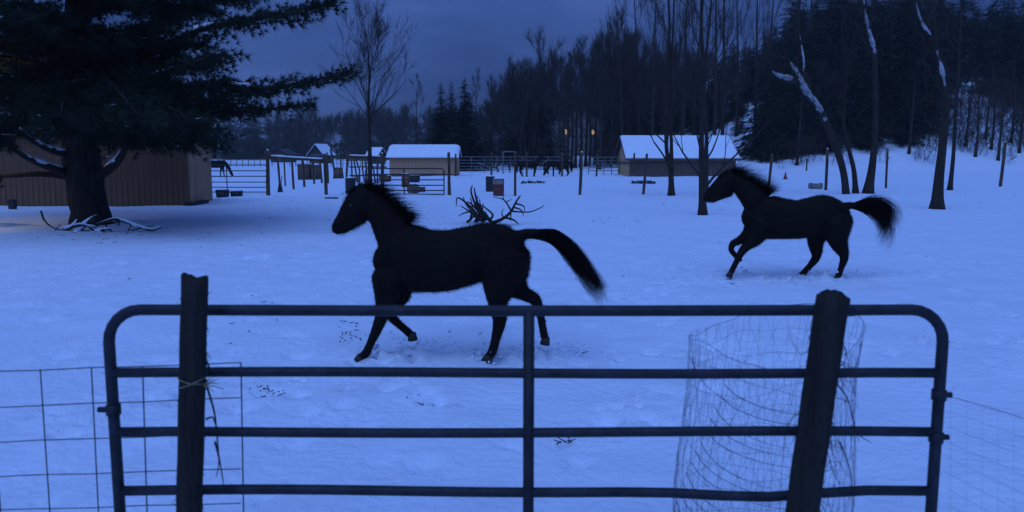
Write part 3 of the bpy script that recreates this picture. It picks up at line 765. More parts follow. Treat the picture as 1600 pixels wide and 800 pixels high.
# far houses on the left, and the house with lit windows in the woods
def house(base, w, d, eave, ridge, rot, label, lit=False, snow=True, wm=None):
    h = empty('far_house', base, label, 'house', None); h.rotation_euler.z = R(rot)
    wm = wm or M['house_wall']
    poly_obj('wall', [(-w / 2, -d / 2, -.2), (w / 2, -d / 2, -.2), (w / 2, d / 2, -.2), (-w / 2, d / 2, -.2), (-w / 2, -d / 2, eave), (w / 2, -d / 2, eave), (w / 2, d / 2, eave), (-w / 2, d / 2, eave), (0, -d / 2, ridge), (0, d / 2, ridge)],
             [(0, 1, 5, 8, 4), (1, 2, 6, 5), (2, 3, 7, 9, 6), (3, 0, 4, 7)], wm, h)
    k = (ridge - eave) / (w / 2); ov = .4
    rfo = poly_obj('roof', [(-w / 2 - ov, -d / 2 - ov, eave - k * ov), (0, -d / 2 - ov, ridge + .02), (w / 2 + ov, -d / 2 - ov, eave - k * ov), (-w / 2 - ov, d / 2 + ov, eave - k * ov), (0, d / 2 + ov, ridge + .02), (w / 2 + ov, d / 2 + ov, eave - k * ov)],
                   [(0, 1, 4, 3), (1, 2, 5, 4)], M['roof_dark'], h)
    if snow:
        z = .13
        poly_obj('snow', [(-w / 2 - ov, -d / 2 - ov, eave - k * ov + z), (0, -d / 2 - ov, ridge + .02 + z), (w / 2 + ov, -d / 2 - ov, eave - k * ov + z), (-w / 2 - ov, d / 2 + ov, eave - k * ov + z), (0, d / 2 + ov, ridge + .02 + z), (w / 2 + ov, d / 2 + ov, eave - k * ov + z),
                          (-w / 2 - ov, -d / 2 - ov, eave - k * ov + .01), (0, -d / 2 - ov, ridge + .03), (w / 2 + ov, -d / 2 - ov, eave - k * ov + .01)],
                 [(0, 1, 4, 3), (1, 2, 5, 4), (6, 7, 1, 0), (7, 8, 2, 1)], M['snow_cap'], rfo)
    for sx in (-.27, .27):
        ww, wh = w * (.075 if lit else .13), min(.85 if lit else 1.1, eave * .45)
        fr = box_obj('window', (sx * w - ww, sx * w + ww, -d / 2 - .06, -d / 2 - .01, eave * .42, eave * .42 + wh), M['pale_paint'] if not lit else M['roof_dark'], h)
        box_obj('pane', (sx * w - ww * .82, sx * w + ww * .82, -d / 2 - .075, -d / 2 - .062, eave * .42 + .09, eave * .42 + wh - .09), M['lit_window'] if lit else M['glass_dark'], fr)
    box_obj('door', (-.45, .45, -d / 2 - .05, -d / 2 - .01, -.1, min(2.0, eave - .1)), M['barn_dark'], h)
    return h
Y = 150
house(at(502, 240, Y) * 1 - Vector((0, 0, CAM_H)), 2.8, 4.0, 1.8, 3.4, -14, 'dark far house with one bright snowy roof slope above the pen beam')
house(at(588, 240, 140) - Vector((0, 0, CAM_H)), 2.6, 2.0, 1.4, 2.7, 62, 'far house with snowy roof beside the low snow roofed shed')
house(at(443, 240, 165) - Vector((0, 0, CAM_H)), 3.6, 4.0, 1.8, 2.7, -12, 'faint far house behind the pine bough tip', snow=False)
hb = at(900, 240, 112); 
house((hb.x, 112, hgt(hb.x, 112)), 6.6, 6, 5.0, 6.6, 4, 'house in the woods with two lit orange windows', lit=True, snow=False, wm=M['pale_siding'])
for ch in [c for o_ in bpy.data.objects if o_.get('label', '').startswith('house in the woods') for c in o_.children]:
    if ch.name.startswith('window'): ch.location.z += 1.0

# ------------------------------------------------------------------ fence posts
def post(px_t, top, px_b, base, w, label, name='fence_post', mat='far_post', sides=8, snow=True, group=None):
    b = on(G(px_b, base)); t = at(px_t, top, b.y)
    root = empty(name, b, label, 'post', group)
    v = np.array(t) - np.array(b); r = w / 2 * mpp(b.y); r_ = np.random.default_rng(int(px_t * 7 + base))
    P = [np.array([0, 0, -.25]), v * .05, v * .35, v * .7, v * .97, v]
    V, Fc = sweep(P, np.array([1.08, 1.08, 1.0, .97, .93, .72]) * r, sides)
    V += r_.normal(0, r * .07, V.shape)
    mesh_np('shaft', V, Fc, M[mat], root, True)
    if snow and w > 4.5:
        P = [v + np.array([0, 0, -.005]), v + np.array([0, 0, .03]), v + np.array([0, 0, .055])]
        V, Fc = sweep(P, [r * .7, r * .5, r * .15], 8); mesh_np('snow_cap', V, Fc, M['snow_cap'], root, True)
    # a skirt of drifted snow round the foot
    P = [(0, 0, -.05), (0, 0, .02), (0, 0, .05)]
    V, Fc = sweep(P, [r * 2.6, r * 1.8, r * 1.05], 10); mesh_np('snow_skirt', V, Fc, M['snow'], root, True)
    return root
for a in ((418, 235, 419, 307, 6.2, 'stout gatepost holding the left end of the long snowy beam'),
          (507, 240, 510, 307, 5.2, 'post holding the right end of the long snowy beam'),
          (597, 240, 598, 308, 5.4, 'post at the hinge side of the far tube gate, by the bare tree'),
          (701, 238, 702, 307, 4.8, 'post at the latch side of the far tube gate, before the low shed'),
          (805, 238, 805, 307, 3.8, 'slim post directly right of the red barrel'),
          (909, 238, 906, 306, 4.6, 'post standing alone midway between red barrel and barn'),
          (1011, 240, 1005, 306, 4.2, 'leaning post in front of the barn\'s left half'),
          (1207, 240, 1199, 309, 4.2, 'post behind the second pony\'s withers'),
          (1293, 233, 1290, 300, 4.8, 'post between the grey bale and the bent tree'),
          (1387, 232, 1384, 296, 3.4, 'slim post right of the snow streaked upright trunk'),
          (1571, 222, 1563, 292, 4.6, 'leaning post nearest the right edge of the field'),
          (658, 240, 658, 273, 2.6, 'thin post in front of the low shed\'s wall'),
          (712, 240, 712, 277, 3.0, 'thin post at the low shed\'s right corner'),
          (768, 238, 768, 276, 2.8, 'thin far post just behind the dark barrel'),
          (823, 238, 823, 277, 3.0, 'thin far post in front of the big standing horse'),
          (879, 239, 878, 277, 3.0, 'thin far post in front of the grazing horse'),
          (933, 240, 932, 277, 3.0, 'thin far post left of the barn\'s gable'),
          (991, 239, 990, 276, 3.0, 'thin far post against the barn\'s left corner'),
          (1261, 248, 1260, 270, 2.4, 'small far post between orange cone and grey bale'),
          (434, 249, 438, 299, 3.4, 'leaning post second along under the long snowy beam'),
          (444, 252, 446, 293, 2.4, 'thin stake behind the leaning pen post'),
          (456, 249, 459, 297, 3.6, 'third post along under the long snowy beam'),
          (473, 250, 476, 294, 3.6, 'fourth post along under the long snowy beam'),
          (489, 250, 491, 289, 3.2, 'pen post between the two dark hay racks'),
          (500, 250, 503, 288, 3.0, 'pen post just left of the beam\'s right end post'),
          (511, 238, 513, 288, 2.8, 'thin post just right of the beam\'s right end post'),
          (517, 232, 524, 278, 3.4, 'tall tilted post left of the dark crate in the pen'),
          (532, 237, 533, 271, 2.6, 'thin post behind the dark crate in the pen'),
          (543, 238, 541, 296, 3.4, 'post holding the left end of the short snowy beam')):
    post(*a, group='fence posts across the paddock')
def beam(px0, py0, px1, py1, Y, w, label):
    a, b = at(px0, py0, Y), at(px1, py1, Y)
    root = empty('pen_beam', a, label, 'beam', 'snow topped pen beams')
    v = np.array(b - a); r = w / 2 * mpp(Y)
    V, Fc = sweep([np.zeros(3), v * .5 + np.array([0, 0, -.01]), v], r, 8); mesh_np('log', V, Fc, M['far_post'], root, True)
    n = 14; P = [v * t + np.array([0, 0, r * .95]) for t in np.linspace(.04, .96, n)]
    V, Fc = sweep(P, r * .8 * np.random.default_rng(3).uniform(.7, 1.1, n), 7); mesh_np('snow', V, Fc, M['snow_cap'], root, True)
yb = G(419, 307).y
beam(420, 245, 507, 250.5, yb + .02, 4.2, 'long horizontal log beam topped with snow between two posts')
beam(544, 244, 597, 246, yb + 1.0, 3.6, 'short log beam topped with snow beside the bare tree')

# ------------------------------------------------------------------ tube gates and pipe panels
def tube_gate(name, x0, x1, z_top, zs, r, rc, label, cat, stile=(), mat='gate', loc=(0, 0, 0), rot=0, zb=0.10, sag=None, pins=(), legs=True, group=None, sides=10):
    root = empty(name, loc, label, cat, group); root.rotation_euler.z = rot
    P = [(x0, 0, zb)]
    for a in np.linspace(0, math.pi / 2, 7): P.append((x0 + rc - rc * math.cos(a), 0, z_top - rc + rc * math.sin(a)))
    P.insert(1, (x0, 0, (zb + z_top - rc) / 2))
    for t in np.linspace(.1, .9, 9): P.append((x0 + rc + (x1 - x0 - 2 * rc) * t, 0, z_top - .004 * math.sin(math.pi * t)))
    for a in np.linspace(math.pi / 2, 0, 7): P.append((x1 - rc + rc * math.cos(a), 0, z_top - rc + rc * math.sin(a)))
    P.append((x1, 0, (zb + z_top - rc) / 2)); P.append((x1, 0, zb))
    tube_obj('frame', P, r, M[mat], root, sides)
    for k, z in enumerate(zs):
        q = [(x0 + .001, 0, z)] + [(x0 + (x1 - x0) * t, 0, z + (sag(k, t) if sag else 0)) for t in np.linspace(.08, .92, 15)] + [(x1 - .001, 0, z)]
        tube_obj('rail', q, r * .92, M[mat], root, sides)
    for sx in stile:
        tube_obj('stile', [(sx, -.004, zb), (sx, -.004, z_top * .5), (sx, -.004, z_top - .004)], r * 1.0, M[mat], root, sides)
    for (px_, z, l) in pins:
        tube_obj('hinge_pin', [(px_, 0, z), (px_ + l * .6, 0, z), (px_ + l, 0, z)], [r * .55, r * .55, r * .55], M[mat], root, 8)
        tube_obj('hinge_collar', [(px_ - (0.0), 0, z - r * .9), (px_, 0, z), (px_, 0, z + r * .9)], r * 1.28, M[mat], root, 12)
    return root
GY = 2.85
gx0, gx1 = at(176, 620, GY).x, at(1467, 620, GY).x
zt = at(825, 484, GY).z
zs = [at(825, y, GY).z for y in (582.5, 675, 767)] + [.30, .11]
def sagf(k, t):
    if k == 2: return -.028 * math.exp(-((t - .79) / .09) ** 2) + .006 * math.sin(9 * t)
    return .004 * math.sin(7 * t + k * 2)
tube_gate('tube_gate', gx0, gx1, zt, zs, .0205, .12, 'dark tubular steel farm gate across the front', 'gate', stile=(at(826, 620, GY).x,), loc=(0, GY, 0), zb=.10, sag=sagf,
          pins=((gx0, at(160, 640, GY).z, -.055), (gx1, at(1478, 617, GY).z, .045), (gx1, at(1478, 683, GY).z, .045)))
g2 = G(572, 305); g3 = G(694, 305)
zz = [CAM_H - (y - 240) / F * g2.y for y in (263, 272, 280.5, 289, 297, 303)]
tube_gate('far_tube_gate', 0, g3.x - g2.x, zz[0], zz[1:], .026, .12, 'far tube gate standing in front of the low snow roofed shed', 'gate', stile=((g3.x - g2.x) * .49,), loc=(g2.x, g2.y, 0), zb=.06, sides=6)
g2 = G(326, 303); g3 = G(418, 303)
zz = [CAM_H - (y - 240) / F * g2.y for y in (257.5, 266.5, 275, 284, 292, 299.5)]
tube_gate('pipe_panel', 0, g3.x - g2.x, zz[0], zz[1:], .022, .06, 'pipe fence panel between brown shed and stout gatepost', 'fence panel', loc=(g2.x, g2.y, 0), zb=.02, stile=((g3.x - g2.x) * .32,), sides=6)
# corral panels far back
pan = None
labs = ('far corral panel directly right of the low shed', 'far corral panel behind the dark barrel', 'far corral panel behind the slim post by the red barrel', 'far corral panel behind the big standing horse',
        'far corral panel behind the grazing horse', 'far corral panel left of the barn gable')
for i, (a, b) in enumerate(((717, 757), (757, 797), (797, 837), (837, 877), (920, 944), (944, 968))):
    Yp = 74 if i < 4 else 68
    p, q = at(a, 240, Yp), at(b, 240, Yp)
    tube_gate('corral_panel', 0, q.x - p.x, 1.45, (1.15, .88, .6, .32), .035, .1, labs[i], 'fence panel', loc=(p.x, Yp, 0), zb=.0, stile=((q.x - p.x) * .5,), mat='metal_grey', group='corral panels at the back', sides=5)
# far wire fence on the left
wf = empty('wire_fence', at(380, 240, 110) - Vector((0, 0, CAM_H)), 'far wire fence with many thin posts across the left field', 'fence')
sx0 = at(332, 240, 110).x - wf.location.x; sx1 = at(600, 240, 110).x - wf.location.x
for i in range(30):
    x = sx0 + (sx1 - sx0) * i / 29
    tube_obj('post', [(x, 0, -.1), (x + .02, 0, .7), (x + .04 * (-1) ** i, 0, 1.45)], .045, M['far_post'], wf, 5)
for z in (.45, .85, 1.25): tube_obj('wire', [(sx0, 0, z), ((sx0 + sx1) / 2, 0, z - .03), (sx1, 0, z)], .012, M['wire'], wf, 4)
# rails of the board pen between the two beams
pr_ = empty('pen_fence', at(570, 240, 48) - Vector((0, 0, CAM_H)), 'pen fence of rails and thin uprights behind the short beam', 'fence')
for i, px in enumerate((549, 555, 561, 566, 572, 583, 589)):
    x = at(px, 240, 48).x - pr_.location.x
    tube_obj('upright', [(x - .12 * (i % 3), 0, 1.55), (x, 0, .8), (x + .10 * (i % 2), 0, .02)], .05, M['far_post'], pr_, 5)
for z in (.45, .95, 1.35):
    tube_obj('rail', [(at(545, 240, 48).x - pr_.location.x, 0, z), (0, 0, z + .02), (at(604, 240, 48).x - pr_.location.x, 0, z)], .045, M['far_post'], pr_, 5)
# open frame at the back
fr = empty('open_frame', at(796, 240, 70) - Vector((0, 0, CAM_H)), 'thin grey open frame standing behind the far horses', 'frame')
fw = 20 / F * 70 / 2; fh = CAM_H + 3 / F * 70
for sx in (-fw, fw): tube_obj('upright', [(sx, 0, 0), (sx, 0, fh * .5), (sx, 0, fh)], .05, M['metal_grey'], fr, 6)
tube_obj('crossbar', [(-fw, 0, fh), (0, 0, fh), (fw, 0, fh)], .05, M['metal_grey'], fr, 6)

# ------------------------------------------------------------------ barrels, tubs, boxes
def barrel(px, top, base, w, mat, label, lidmat=None, band=None, name='barrel', lying=False):
    b = on(G(px, base)); r = w / 2 * mpp(b.y); h = (base - top) * mpp(b.y)
    root = empty(name, b, label, 'barrel', 'barrels in the snow')
    zs_ = np.array([-.03, 0, .02, .30, .33, .36, .62, .65, .68, .97, 1.0]) * h
    rs_ = np.array([.96, 1, 1, 1, 1.035, 1, 1, 1.035, 1, 1, .98]) * r
    V, Fc = sweep([(0, 0, z) for z in zs_], rs_, 20); mesh_np('body', V, Fc, M[mat], root, True)
    V, Fc = sweep([(0, 0, h), (0, 0, h + .02), (0, 0, h + .035)], [r * 1.02, r * 1.02, r * .9], 20); mesh_np('rim', V, Fc, M[lidmat or mat], root, True)
    V, Fc = sweep([(0, 0, h + .03), (0, 0, h + .06), (0, 0, h + .08)], [r * .92, r * .8, r * .3], 16); mesh_np('snow', V, Fc, M['snow_cap'], root, True)
    if band:
        V, Fc = sweep([(0, 0, h * .70), (0, 0, h * .84), (0, 0, h * .97)], r * 1.045, 20, close=False); mesh_np('faded_band', V, Fc, M[band], root, True)
    return root
barrel(766, 277, 299, 14, 'plastic_dark', 'dark barrel standing behind the rusty red one')
barrel(779, 280, 305, 17, 'rust_red', 'rusty red barrel with faded upper band', 'pale_paint', 'pale_paint')
barrel(548, 280, 303, 16, 'plastic_dark', 'dark snow capped barrel left of the pony\'s ears')
def tub(px, top, base, w, mat, label, name='feed_tub', cat='tub', d=None, taper=1.12, snow=True, rim=True):
    b = on(G(px, base)); hw_ = w / 2 * mpp(b.y); h = (base - top) * mpp(b.y); d = d or hw_
    root = empty(name, b, label, cat)
    bm = bmesh.new(); box(bm, -hw_, hw_, -d, d, -.03, h)
    for v in bm.verts:
        if v.co.z > h * .5: v.co.x *= taper; v.co.y *= taper
    bmesh.ops.bevel(bm, geom=list(bm.edges), offset=min(hw_, h) * .14, segments=3, affect='EDGES')
    obj_bm('body', bm, M[mat], root, True)
    if rim: box_obj('rim', (-hw_ * taper * 1.05, hw_ * taper * 1.05, -d * taper * 1.05, d * taper * 1.05, h * .9, h * 1.0 + .004), M[mat], root, .01)
    if snow: box_obj('snow', (-hw_ * taper * .95, hw_ * taper * .95, -d * taper * .95, d * taper * .95, h + .006, h + .05), M['snow_cap'], root, .018, True)
    return root
tub(348, 297, 308, 15, 'plastic_dark', 'dark feed tub at the corner of the brown shed')
tub(370, 299, 307, 14, 'plastic_dark', 'second low feed tub, farther from the brown shed')
tub(556, 273, 284, 11, 'pale_paint', 'grey box behind the snow capped dark barrel', 'storage_box', 'box', taper=1.0)
tub(602, 275, 284, 16, 'board', 'long wooden trough behind the far tube gate, left side', 'wooden_trough', 'trough', .25)
tub(634, 272, 292, 11, 'board', 'upright wooden block behind the far tube gate\'s stile', 'wooden_block', 'block', .25, 1.0)
tub(648, 275, 285, 14, 'plastic_dark', 'dark bin right of the upright wooden block', 'dark_bin', 'bin', .3)
tub(529, 262, 279, 13, 'barn_dark', 'dark crate between the tall pen posts', 'dark_crate', 'crate', .5, .8)
tub(477, 256, 280, 18, 'barn_dark', 'wide dark hay rack in the pen under the long beam', 'hay_rack', 'hay rack', .5, 1.0, snow=False)
tub(494, 257, 280, 10, 'barn_dark', 'narrow dark hay rack in the pen right of the wide one', 'hay_rack', 'hay rack', .5, 1.0, snow=False)
def lying(px, cy, base, w, h, mat, label, name, cat, yaw=20, snowy=False):
    b = on(G(px, base)); r = h / 2 * mpp(b.y); l = w / 2 * mpp(b.y)
    root = empty(name, b, label, cat); root.rotation_euler.z = R(yaw)
    xs_ = np.array([-1, -.97, -.9, -.5, 0, .5, .9, .97, 1]) * l
    rr = np.array([.9, .97, 1, 1.02, 1, 1.02, 1, .97, .9]) * r
    V, Fc = sweep([(x, 0, r * .9) for x in xs_], rr, 18, ref=(0, 0, 1)); mesh_np('body', V, Fc, M[mat], root, True)
    for sx in (-1, 1):
        V, Fc = sweep([(sx * l * .8, 0, r * .9), (sx * l * .84, 0, r * .9), (sx * l * .88, 0, r * .9)], r * 1.04, 18, ref=(0, 0, 1)); mesh_np('hoop', V, Fc, M['roof_dark'], root, True)
    if snowy:
        V, Fc = sweep([(x, 0, r * 1.75) for x in np.linspace(-.85, .85, 8) * l], r * .35 * np.sin(np.linspace(.3, 2.84, 8)), 8, lat=r * .7 * np.sin(np.linspace(.3, 2.84, 8))); mesh_np('snow', V, Fc, M['snow_cap'], root, True)
lying(646, 295, 303, 15, 15, 'straw', 'round pale barrel lying behind the far tube gate', 'lying_barrel', 'barrel', 65)
lying(659, 296, 301, 11, 8, 'rust_red', 'small red bucket lying beside the round pale barrel', 'lying_bucket', 'bucket', 10)
lying(1274, 289, 295, 20, 10, 'pale_paint', 'greyish round bale lying in the snow behind the second pony', 'round_bale', 'bale', 5, True)
# traffic cone
b = on(G(1227, 280)); cn = empty('traffic_cone', b, 'small orange cone in the field behind the second pony', 'cone')
V, Fc = sweep([(0, 0, .02), (0, 0, .1), (0, 0, .45), (0, 0, .52)], [.13, .115, .035, .02], 12); mesh_np('body', V, Fc, M['orange'], cn, True)
box_obj('foot_plate', (-.17, .17, -.17, .17, -.01, .03), M['plastic_dark'], cn, .008)
# slatted pallets half buried in snow
for (x0, x1, y, lab) in ((815, 848, 286, 'snowed-in pallet with dark slats right of the red barrel'), (987, 1020, 287, 'snowed-in pallet with dark slats before the barn')):
    b = on(G((x0 + x1) / 2, y)); w = (x1 - x0) * mpp(b.y)
    root = empty('buried_pallet', b, lab, 'pallet', 'snowed-in pallets')
    bm = bmesh.new()
    for i in range(8):
        x = -w / 2 + w * i / 7
        ob = box_obj('slat', (-.045, .045, -.30, .30, -.05, .17 - .05 * (i % 3 == 1)), M['roof_dark'], root); ob.location.x = x; ob.rotation_euler = (0, R(38), R(6 * (i % 3)))
    box_obj('snow', (-w / 2 - .1, w / 2 + .1, -.1, .45, -.05, .09), M['snow'], root, .04, True)
    bm.free()
box_obj('fallen_plank', (-.25, .25, -.12, .12, -.01, .05), M['roof_dark'], None, .01).location = on(G(518, 310))
tag(bpy.data.objects['fallen_plank'], 'short dark plank lying in the snow by the beam post', 'plank')
b = on(G(438, 299.5)); rk = empty('leaning_shovel', b, 'dark shovel propped against the second pen post', 'shovel')
tube_obj('handle', [(.10, 0, .75), (.05, 0, .4), (0, 0, .2)], .02, M['far_post'], rk, 6)
bm = bmesh.new(); box(bm, -.13, .13, -.03, .02, -.02, .36)
for v in bm.verts:
    if v.co.z > .1: v.co.x *= .5
obj_bm('blade', bm, M['plastic_dark'], rk)
for i, (px, py, w) in enumerate(((900, 256, 16), (915, 253, 14))):
    b = on(G(px, 262)); s_ = w * mpp(b.y)
    V, Fc = sweep([(-s_, 0, 0), (-s_ * .5, 0, s_ * .15), (0, 0, s_ * .22), (s_ * .55, 0, s_ * .13), (s_, 0, 0)], np.array([.02, .3, .42, .3, .02]) * s_, 10)
    o = mesh_np('snow_mound', V, Fc, M['snow'], None, True); o.location = b
    tag(o, ('low snow mound left of the barn, the nearer to the grazing horse', 'taller snow mound left of the barn')[i], 'snow mound')

# ------------------------------------------------------------------ horses
def remeshed(name, soup, voxel, mat, parent, smooth_it=5):
    me = bpy.data.meshes.new(name); V = np.vstack(soup.V); Fc = np.vstack(soup.F)
    me.from_pydata(V.tolist(), [], Fc.tolist()); me.update()
    ob = bpy.data.objects.new(name, me); COL.objects.link(ob)
    bm = bmesh.new(); bm.from_mesh(me); bmesh.ops.recalc_face_normals(bm, faces=bm.faces); bm.to_mesh(me); bm.free()
    m = ob.modifiers.new('r', 'REMESH'); m.mode = 'VOXEL'; m.voxel_size = voxel
    s = ob.modifiers.new('s', 'SMOOTH'); s.factor = .5; s.iterations = smooth_it
    dg = bpy.context.evaluated_depsgraph_get()
    nm = bpy.data.meshes.new_from_object(ob.evaluated_get(dg))
    ob.modifiers.clear(); ob.data = nm; bpy.data.meshes.remove(me)
    nm.name = name; nm.materials.clear(); nm.materials.append(mat)
    nm.polygons.foreach_set('use_smooth', np.ones(len(nm.polygons), dtype=bool))
    if parent: ob.parent = parent
    return ob
def ribbons(curves, w0, name, mat, parent, wt=.15):
    """curves: (n, m, 3) hair strands as tapered ribbons"""
    C = np.asarray(curves); n, m, _ = C.shape
    T = np.gradient(C, axis=1); s = np.cross(T, rng.normal(0, 1, (n, 1, 3))); s /= np.linalg.norm(s, axis=2)[..., None] + 1e-9
    w = (w0 * np.linspace(1, wt, m))[None, :, None] * rng.uniform(.6, 1.3, (n, 1, 1))
    V = np.stack([C - s * w, C + s * w], 2).reshape(-1, 3)
    base = (np.arange(n) * 2 * m)[:, None, None]; k = np.arange(m - 1) * 2
    f = np.concatenate([np.stack([k, k + 1, k + 3], 1), np.stack([k, k + 3, k + 2], 1)], 0)
    return mesh_np(name, V, (base + f[None]).reshape(-1, 3), mat, parent)
def coat_fuzz(body, n, ln, parent, back=(1, 0, -.3)):
    me = body.data; nv = len(me.vertices)
    co = np.empty(nv * 3); no = np.empty(nv * 3); me.vertices.foreach_get('co', co); me.vertices.foreach_get('normal', no)
    co, no = co.reshape(-1, 3), no.reshape(-1, 3); i = rng.integers(0, nv, n)
    p, q = co[i] + rng.normal(0, .006, (n, 3)), no[i]
    d = q * .62 + np.asarray(back) * .6 + rng.normal(0, .22, (n, 3)); d /= np.linalg.norm(d, axis=1)[:, None]
    l = ln * rng.uniform(.3, 1.25, (n, 1)) * np.clip(p[:, 2:3] / .55, .45, 1); C = np.stack([p - q * .004, p + d * l], 1)
    o = ribbons(C, .0013, 'winter_coat', M['coat'], parent, .1); o['kind'] = 'stuff'
def hoof(parent, p, d, r):
    """small frustum hoof at p, pointing along d (toe direction downwards)"""
    d = unit(d); P = [np.asarray(p) - d * r * .9, np.asarray(p), np.asarray(p) + d * r * .9]
    V, Fc = sweep(P, [r * .92, r * 1.05, r * 1.18], 12); mesh_np('hoof', V, Fc, M['hoof'], parent, True)

def pony(name, label, ground_px, trunk, neck, head, ears, legs, dock, tail, tail_spread, mane, mane_dir, mane_len, seed, jaw, eye_px):
    Y0 = G(*ground_px).y; base = G(*ground_px)
    root = empty(name, base, label, 'pony', 'running ponies'); k = mpp(Y0) * 1.018
    def w(px, py, yo=0.0):
        q = at(px, py, Y0); return np.array([q.x - base.x, yo, q.z])
    S = Soup()
    def add(st, yo=0.0, lat=None, sides=14):
        P = catmull([w(s[0], s[1], (s[3] if len(s) > 3 else yo)) for s in st], 5)
        t = np.linspace(0, 1, len(P)); ts = np.linspace(0, 1, len(st))
        rr = np.interp(t, ts, [s[2] * k for s in st]); la = rr if lat is None else np.interp(t, ts, lat)
        # rounded ends
        T0, T1 = unit(P[0] - P[1]), unit(P[-1] - P[-2])
        P = np.vstack([P[0] + T0 * rr[0] * .75, P[0] + T0 * rr[0] * .45, P, P[-1] + T1 * rr[-1] * .45, P[-1] + T1 * rr[-1] * .75])
        rr = np.concatenate([[rr[0] * .35, rr[0] * .8], rr, [rr[-1] * .8, rr[-1] * .35]]); la = np.concatenate([[la[0] * .35, la[0] * .8], la, [la[-1] * .8, la[-1] * .35]])
        S.add(*sweep(P, rr, sides, lat=la)); return P
    add(trunk[0], lat=trunk[1], sides=20)
    add(neck, lat=[.13, .11, .095, .085, .075], sides=16)
    add(head, lat=[.07, .095, .075, .058, .055, .045], sides=16)
    add(jaw, lat=[.055, .06, .045], sides=12)
    for (x0, y0, x1, y1, yo) in ears:
        a, b = w(x0, y0, yo), w(x1, y1, yo * 1.25)
        S.add(*sweep([a, a + (b - a) * .35, a + (b - a) * .7, b], [.022, .030, .020, .004], 10, lat=[.018, .022, .014, .004]))
    for st, yo in legs:
        st = [(a, b, c * (1.0 if i < 2 else .86)) for i, (a, b, c) in enumerate(st)]; yo2 = [yo * .75] + [yo] * (len(st) - 1)
        add([(*s[:3], yo2[i]) for i, s in enumerate(st)])
    add(dock)
    body = remeshed('body', S, .0125, M['coat'], root, 4)
    for st, yo in legs:
        a, b = w(*st[-2][:2], yo), w(*st[-1][:2], yo); hoof(root, b + unit(b - a) * .028, unit(b - a) * .5 + np.array([-.25, 0, -.6]), st[-1][2] * k * .92)
    for sg in (-1, 1):
        bm = bmesh.new(); bmesh.ops.create_uvsphere(bm, u_segments=12, v_segments=8, radius=.017); ob = obj_bm('eye', bm, M['eye'], root, True)
        ob.location = Vector(w(eye_px[0], eye_px[1], sg * .072))
    coat_fuzz(body, 42000, .026, root)
    # tail
    r_ = np.random.default_rng(seed)
    C = catmull([w(*p) for p in tail], 8); n = 3000; m = 7
    lk = r_.normal(0, 1, (46, 3)); off = (lk[r_.integers(0, 46, n)] * .85 + r_.normal(0, .42, (n, 3))) * np.array([.6, .8, 1.0]); t0 = r_.uniform(0, .30, n); t1 = np.clip(r_.uniform(.55, 1.06, n), 0, 1.0)
    cur = np.empty((n, m, 3))
    for j in range(m):
        t = t0 + (t1 - t0) * j / (m - 1); x = t * (len(C) - 1); i = np.minimum(len(C) - 2, x.astype(int)); f = (x - i)[:, None]
        c = C[i] * (1 - f) + C[i + 1] * f
        spread_t = (.012 + tail_spread * np.sin(np.clip(t, 0, 1) * math.pi * .62) ** 1.2)[:, None]
        cur[:, j] = c + off * spread_t * .55 + r_.normal(0, .004, (n, 3)); cur[:, j, 2] -= (tail_spread * .5 * (j / (m - 1)) ** 2 * np.abs(off[:, 2]))
    ribbons(cur, .0019, 'tail', M['hair'], root)
    # mane
    C = catmull([w(*p) for p in mane], 8); n = 2600; m = 6
    x = r_.uniform(0, 1, n) ** .9 * (len(C) - 1.001); i = x.astype(int); f = (x - i)[:, None]
    c = C[i] * (1 - f) + C[i + 1] * f; c[:, 1] += r_.normal(0, .02, n); c[:, 2] -= .02
    d = np.asarray(mane_dir) + r_.normal(0, .22, (n, 3)) + (np.sin(x * 2.3) * .14 + np.sin(x * 5.1 + 1) * .08)[:, None] * np.array([1, .6, .3]); ln = mane_len * r_.uniform(.45, 1.2, (n, 1))
    g = np.array([.25, 0, -1.0]); cur = np.stack([c + d * ln * t + g * ln * .55 * t * t + (np.array([0, 1, 0]) * np.sign(r_.normal(-.4, 1, (n, 1)))) * ln * .35 * t * t for t in np.linspace(0, 1, m)], 1)
    ribbons(cur, .0021, 'mane', M['hair'], root)
    # forelock
    n = 120; c = np.tile(w(*mane[0]), (n, 1)) + r_.normal(0, .015, (n, 3)); hd = unit(w(*head[3][:2]) - w(*head[0][:2]))
    d = hd * .8 + np.array([-.15, 0, .25]) + r_.normal(0, .2, (n, 3)); cur = np.stack([c + d * .16 * t + np.array([0, 0, -.05]) * t * t for t in np.linspace(0, 1, 5)], 1)
    ribbons(cur, .004, 'forelock', M['hair'], root)
    return root

